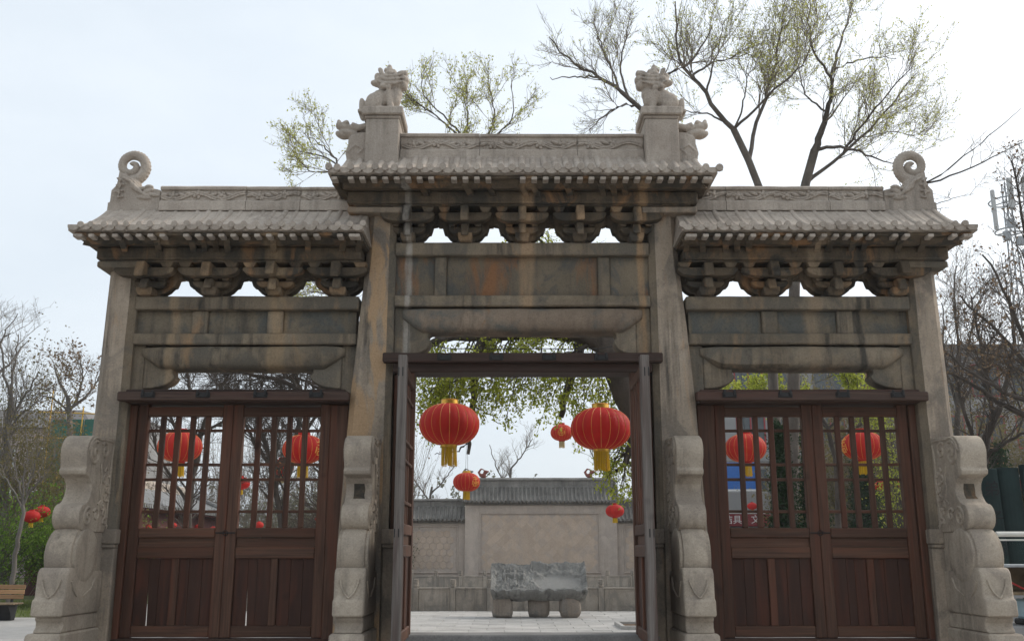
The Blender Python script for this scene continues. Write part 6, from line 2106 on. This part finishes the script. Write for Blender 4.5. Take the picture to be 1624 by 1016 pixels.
tree('R4', 'bare_tree', 'thin bare tree whose long twigs reach right from behind the right ridge finial', 'tree', 'bark', 'twig', 16, bare(26, 90, 260, 0.9, 0.2), None, RG)
tree('R1', 'bare_tree', 'bare dark tree standing right behind the upper scroll of the right drum stone', 'tree', 'bark', 'twig_dark', 12, bare(80, 420, 1300, 1.7, 0.3), ('leaf_brown', [(700, 0.11, 0.5, 3, 0.10)]), RG)
tree('R2', 'bare_tree', 'bare tree at the right edge with long limbs hung with dry brown pods', 'tree', 'bark', 'twig_dark', 13, bare(90, 480, 1500, 1.4, 0.1), ('leaf_brown', [(1800, 0.085, 0.6, 3, 0.07)]), RG)
tree('R3', 'bare_tree', 'slim bare tree close to the right outer pillar, behind its shaft', 'tree', 'bark', 'twig', 14, bare(70, 420, 1400, 2.0, 0.4), ('leaf_brown', [(500, 0.10, 0.4, 3, 0.06)]), RG)
tree('S', 'sapling', 'young slender sapling with thin pale trunk beside the park bench', 'sapling', 'bark_grey', 'twig_pale', 15,
     [dict(n=36, lo=0.2, hi=1.0, ang=(25, 55), L=0.9, up=0.5, bend=0.12, K=6, skip_trunk=True, rk=0.5, rmin=0.007, rmax=0.018, sides=4),
      dict(n=150, lo=0.15, hi=1.0, ang=(25, 60), L=0.5, up=0.4, bend=0.12, K=5, rk=0.6, rmin=0.005, rmax=0.008)], ('leaf_olive', [(900, 0.06, 0.3, 2, 0.03)]))


def clump(name, label, cat, x, y, rx, ry, h, n, size, mat, seed, stems=14, group=None, z0=0.0, lumpy=0.35, twigm='twig_dark', kind=None):
    """a shrub: stems from the ground, leaf sprays crowding the outer shell of an uneven crown"""
    rng = np.random.default_rng(seed)
    root = tag(empty(name, (x, y, 0)), label, cat, group)
    # sprays at random points of a lumpy dome
    m = max(30, n // 60)
    d = rng.normal(size=(m, 3)); d[:, 2] = np.abs(d[:, 2]) * 0.9 - 0.15; d /= np.linalg.norm(d, axis=1, keepdims=True)
    rad = rng.uniform(0.45, 1.0, m) ** 0.6
    lump = 1 + lumpy * np.sin(3.1 * d[:, 0] + seed) * np.cos(2.7 * d[:, 2] + 1.3 * seed) + 0.22 * rng.normal(size=m)
    C = d * (rad * lump)[:, None]
    C = np.stack([x + C[:, 0] * rx, y + C[:, 1] * ry, z0 + h * 0.42 + C[:, 2] * h * 0.55], 1)
    C[:, 2] = np.maximum(C[:, 2], z0 + 0.15)
    # sprays: twigs from towards the stem out through C
    base = np.stack([x + (C[:, 0] - x) * 0.35, y + (C[:, 1] - y) * 0.35, np.maximum(z0 + 0.05, C[:, 2] - 0.35 * h * rng.uniform(0.6, 1.2, m))], 1)
    mid = 0.5 * (base + C) + rng.normal(size=(m, 3)) * 0.05
    tip = C + (C - base) * 0.25 + rng.normal(size=(m, 3)) * 0.06
    P = np.stack([base, mid, C, tip], 1)
    V, Q = tubes(P, np.full(m, 0.012), np.full(m, 0.004), 3)
    S = []
    for k in range(stems):
        a = rng.uniform(0, 6.28); q = rng.uniform(0.1, 0.55)
        S.append([(x + 0.12 * rx * math.cos(a), y + 0.12 * ry * math.sin(a), z0 - 0.02), (x + q * 0.5 * rx * math.cos(a), y + q * 0.5 * ry * math.sin(a), z0 + h * 0.3), (x + q * rx * math.cos(a + 0.2), y + q * ry * math.sin(a + 0.2), z0 + h * 0.6), (x + q * 1.3 * rx * math.cos(a), y + q * 1.3 * ry * math.sin(a), z0 + h * 0.85)])
    V2, Q2 = tubes(np.array(S), np.full(stems, 0.03), np.full(stems, 0.008), 5)
    tag(link('stems', np_mesh('stems', np.concatenate([V2, V]), np.concatenate([Q2, Q + len(V2)]), M[twigm]), root, world_coords=True), kind='stuff')
    L = on_twigs(P, n, rng, 0.25, 1.0, 0.16 * min(rx, h))
    V, Q = leaf_quads(L, size, rng, 0.1, 0.6)
    tag(link('crown', np_mesh('crown', V, Q, M[mat]), root, world_coords=True), kind='stuff')
    return root


SG = 'green shrubs at the left'
clump('shrub', 'bright green shrub behind the park bench backrest', 'shrub', -17.4, 20.6, 1.8, 1.2, 3.5, 10000, 0.085, 'leaf_shrub', 21, group=SG)
clump('shrub', 'bright green shrub beside the sapling trunk', 'shrub', -15.4, 22.2, 1.6, 1.2, 3.5, 10000, 0.085, 'leaf_shrub', 22, group=SG)
clump('shrub', 'bright green shrub touching the left drum stone outline', 'shrub', -13.7, 20.8, 1.3, 1.1, 3.0, 9000, 0.085, 'leaf_shrub', 23, group=SG)
clump('olive_bush', 'tall olive brown bush above the green shrubs, nearest the left edge', 'bush', -19.6, 26.5, 2.8, 1.6, 8.6, 13000, 0.11, 'leaf_olive', 24, group='olive bushes at the left', twigm='twig')
clump('olive_bush', 'tall olive brown bush between the sapling and the green net', 'bush', -17.0, 27.5, 2.3, 1.5, 4.9, 7000, 0.11, 'leaf_olive', 25, group='olive bushes at the left', twigm='twig')
clump('olive_bush', 'olive brown bush right beside the left drum stone scroll', 'bush', -16.3, 25.0, 1.3, 1.1, 5.0, 5000, 0.10, 'leaf_olive', 26, group='olive bushes at the left', twigm='twig')


def conifer(label, x, y, h, r, seed):
    rng = np.random.default_rng(seed)
    root = tag(empty('conifer', (x, y, 0)), label, 'conifer', 'dark conifers behind the right bay')
    P = np.array([[(x, y, -0.05), (x + 0.02, y, h * 0.4), (x, y, h * 0.75), (x, y, h * 0.98)]])
    V, Q = tubes(P, np.array([0.12]), np.array([0.015]), 8)
    link('trunk', np_mesh('trunk', V, Q, M['bark'], True), root, world_coords=True)
    n = 420
    t = rng.uniform(0.06, 1.0, n); a = rng.uniform(0, 6.283, n)
    ln = r * (1 - t * 0.86) * rng.uniform(0.65, 1.15, n)
    b = np.stack([np.full(n, x), np.full(n, y), h * t * 0.97], 1)
    d = np.stack([np.cos(a), np.sin(a), rng.uniform(0.15, 0.8, n)], 1)
    P = np.stack([b, b + d * (ln * 0.5)[:, None], b + d * ln[:, None] + np.stack([0 * a, 0 * a, 0.15 * ln], 1)], 1)
    V, Q = tubes(P, np.full(n, 0.018), np.full(n, 0.005), 3)
    tag(link('branches', np_mesh('branches', V, Q, M['twig_dark']), root, world_coords=True), kind='stuff')
    C = on_twigs(P, 16000, rng, 0.2, 1.0, 0.10 * r)
    V, Q = leaf_quads(C, 0.14 * max(0.55, r), rng, -0.3, 0.4)
    tag(link('crown', np_mesh('crown', V, Q, M['leaf_dark']), root, world_coords=True), kind='stuff')


conifer('dark green conifer at the middle of the inner right bay lattice', 6.05, 10.6, 4.7, 0.62, 31)
conifer('dark green conifer close left of the right bay meeting stiles', 6.85, 11.0, 4.5, 0.6, 32)
conifer('dark green conifer in the outer right bay lattice, left of its lantern', 13.4, 26.0, 6.0, 1.0, 33)
conifer('dark green conifer behind the right outer pillar', 17.6, 24.0, 5.5, 1.1, 34)
clump('low_hedge', 'low dark hedge with pale tips at the bottom of the outer right bay lattice', 'hedge', 14.5, 27.0, 1.9, 0.8, 2.9, 5000, 0.08, 'leaf_dark', 35)
clump('flowering_shrub', 'tall yellow green shrub filling the top of the outer right bay lattice', 'shrub', 14.0, 23.5, 1.3, 1.0, 8.2, 3200, 0.085, 'leaf_green', 36, lumpy=0.5)
tree('K', 'tree', 'yellow green tree filling the opening above the right bay lintel', 'tree', 'bark', 'twig_dark', 38, spring(80, 380, 1300, 0.8), ('leaf_green', [(11000, 0.085, 0.2, 3, 0.06), (2500, 0.085, 0.2, 2, 0.05)]))
clump('pine_bush', 'dark evergreen bush beside the bamboo slip sculpture', 'bush', 14.6, 13.5, 1.8, 1.2, 4.3, 5000, 0.10, 'leaf_dark', 37)


def brush(name, x0, x1, y0, y1, h, n, nl, size, mat, seed, twigm='twig'):
    """a thicket that reads as one mass"""
    rng = np.random.default_rng(seed)
    b = np.stack([rng.uniform(x0, x1, n), rng.uniform(y0, y1, n), np.zeros(n)], 1)
    hh = h * rng.uniform(0.45, 1.0, n) * (0.75 + 0.25 * np.sin(b[:, 0] * 0.8 + seed) )
    s = np.linspace(0, 1, 5)[None, :, None]
    d = rng.normal(size=(n, 3)) * 0.22; d[:, 2] = 1.0
    P = b[:, None, :] + s * d[:, None, :] * hh[:, None, None] + rng.normal(size=(n, 5, 3)) * 0.10 * s
    V, Q = tubes(P, np.full(n, 0.022), np.full(n, 0.006), 3)
    P2, a, c = sprout(P, np.full(n, 0.02), np.full(n, 0.006), n * 4, rng, 0.2, 1.0, (20, 60), h * 0.28, 0.4, 0.15, 4, rmin=0.006, rmax=0.010)
    V2, Q2 = tubes(P2, a, c, 3)
    C = on_twigs(P2, nl, rng, 0.1, 1.0, 0.12)
    V3, Q3 = leaf_quads(C, size, rng, 0.1)
    o = link(name, np_mesh(name, np.concatenate([V, V2]), np.concatenate([Q, Q2 + len(V)]), M[twigm]))
    me = o.data
    # leaves share the object through a second material slot
    V = np.concatenate([V, V2, V3]); Qa = np.concatenate([Q, Q2 + len(Q) * 0 + (len(tubes(P, np.full(n, 0.02), np.full(n, 0.006), 3)[0]))]); off = len(V) - len(V3)
    QQ = np.concatenate([Qa, Q3 + off])
    m2 = np_mesh(name, V, QQ, M[twigm]); m2.materials.append(M[mat])
    mi = np.zeros(len(QQ), dtype=np.int32); mi[len(Qa):] = 1
    m2.polygons.foreach_set('material_index', mi)
    o.data = m2; bpy.data.meshes.remove(me)
    tag(o, kind='stuff')
    return o


brush('grey_brush', -13.2, -5.5, 35.0, 39.0, 5.2, 460, 16000, 0.13, 'leaf_greyg', 41)
brush('distant_wood', -75, -30, 75, 90, 9, 500, 14000, 0.4, 'leaf_greyg', 42)
brush('distant_wood', -30, 15, 85, 96, 9, 500, 14000, 0.4, 'leaf_greyg', 43)
brush('distant_wood', 10, 34, 44, 52, 6.5, 420, 12000, 0.22, 'leaf_dark', 44)
brush('twig_screen', 12.6, 24, 30, 36, 11.0, 800, 42000, 0.15, 'leaf_olive', 45)
brush('twig_screen', -21, -6.5, 44, 50, 11.5, 600, 2500, 0.13, 'leaf_brown', 46)

# bare trees far behind the screen wall
for key, px in (('W1', 0),):
    pass
LIMBS['W1'] = [(0.14, 0.07, [(-0.4, 52, 0), (-0.35, 52, 3), (-0.3, 52, 5.6), (-0.2, 52, 7.0)]), (0.06, 0.02, [(-0.3, 52, 5.6), (-1.2, 52.5, 7.4), (-1.6, 52.6, 8.6)]), (0.06, 0.02, [(-0.2, 52, 6.8), (0.6, 51.6, 7.8), (1.2, 51.4, 8.9)])]
LIMBS['W2'] = [(0.14, 0.07, [(6.2, 50, 0), (6.2, 50, 3), (6.1, 50, 5.8), (6.0, 50, 7.4)]), (0.06, 0.02, [(6.1, 50, 5.8), (5.0, 50.5, 7.6), (4.6, 50.6, 9.0)]), (0.06, 0.02, [(6.0, 50, 7.0), (7.0, 49.6, 8.0), (7.4, 49.4, 9.2)])]
LIMBS['W3'] = [(0.14, 0.07, [(-5.2, 48, 0), (-5.2, 48, 3), (-5.1, 48, 4.6), (-5.0, 48, 5.6)]), (0.06, 0.02, [(-5.1, 48, 4.6), (-6.0, 48.5, 5.8), (-6.4, 48.6, 6.6)]), (0.06, 0.02, [(-5.0, 48, 5.2), (-4.2, 47.6, 6.0), (-3.6, 47.4, 6.8)])]
WG = 'bare trees beyond the screen wall'
tree('W1', 'bare_tree', 'bare tree top just above the middle of the screen wall ridge', 'tree', 'bark_grey', 'twig', 51, bare(50, 260, 800, 1.4, 0.5), None, WG)
tree('W2', 'bare_tree', 'bare tree top above the right part of the screen wall ridge', 'tree', 'bark_grey', 'twig', 52, bare(50, 260, 800, 1.6, 0.5), ('leaf_spring', [(600, 0.08, 0, 3, 0.05)]), WG)
tree('W3', 'bare_tree', 'low bare tree top above the left wing of the screen wall', 'tree', 'bark_grey', 'twig', 53, bare(40, 200, 600, 1.2, 0.5), None, WG)

# grass by the bench
rng = np.random.default_rng(60)
n = 9000
C = np.stack([rng.uniform(-24, -12.7, n), rng.uniform(15.65, 24, n), np.zeros(n)], 1)
hgt = rng.uniform(0.06, 0.16, n)
lean = rng.normal(size=(n, 2)) * 0.04
w = rng.uniform(0.006, 0.012, n); an = rng.uniform(0, 6.28, n)
V = np.stack([C + np.stack([w * np.cos(an), w * np.sin(an), 0 * w], 1), C - np.stack([w * np.cos(an), w * np.sin(an), 0 * w], 1), C + np.stack([lean[:, 0], lean[:, 1], hgt], 1)], 1).reshape(-1, 3)
tag(link('grass', np_mesh('grass', V, np.arange(n * 3).reshape(-1, 3), M['grass'])), kind='stuff')
lawn = MB(); lawn.box(-60, -12.6, 15.6, 60, -0.3, 0.0)
tag(lawn.build('lawn_soil', plain('lawn_ground', (0.10, 0.115, 0.045), 0.95, 0.1, var=0.4, sc=3.0, bump=0.02)), kind='structure')


# ================================================================ thin city haze
hz = MB(); hz.box(-150, 150, -30, 130, -1.3, 36.0)
hm = bpy.data.materials.new('haze'); hm.use_nodes = True
hn = hm.node_tree.nodes
hn.remove(hn['Principled BSDF'])
pvn = hn.new('ShaderNodeVolumePrincipled')
pvn.inputs['Color'].default_value = (0.90, 0.93, 0.97, 1)
pvn.inputs['Density'].default_value = 0.0006
pvn.inputs['Anisotropy'].default_value = 0.2
hm.node_tree.links.new(pvn.outputs[0], hn['Material Output'].inputs['Volume'])
tag(hz.build('haze', hm), kind='stuff')
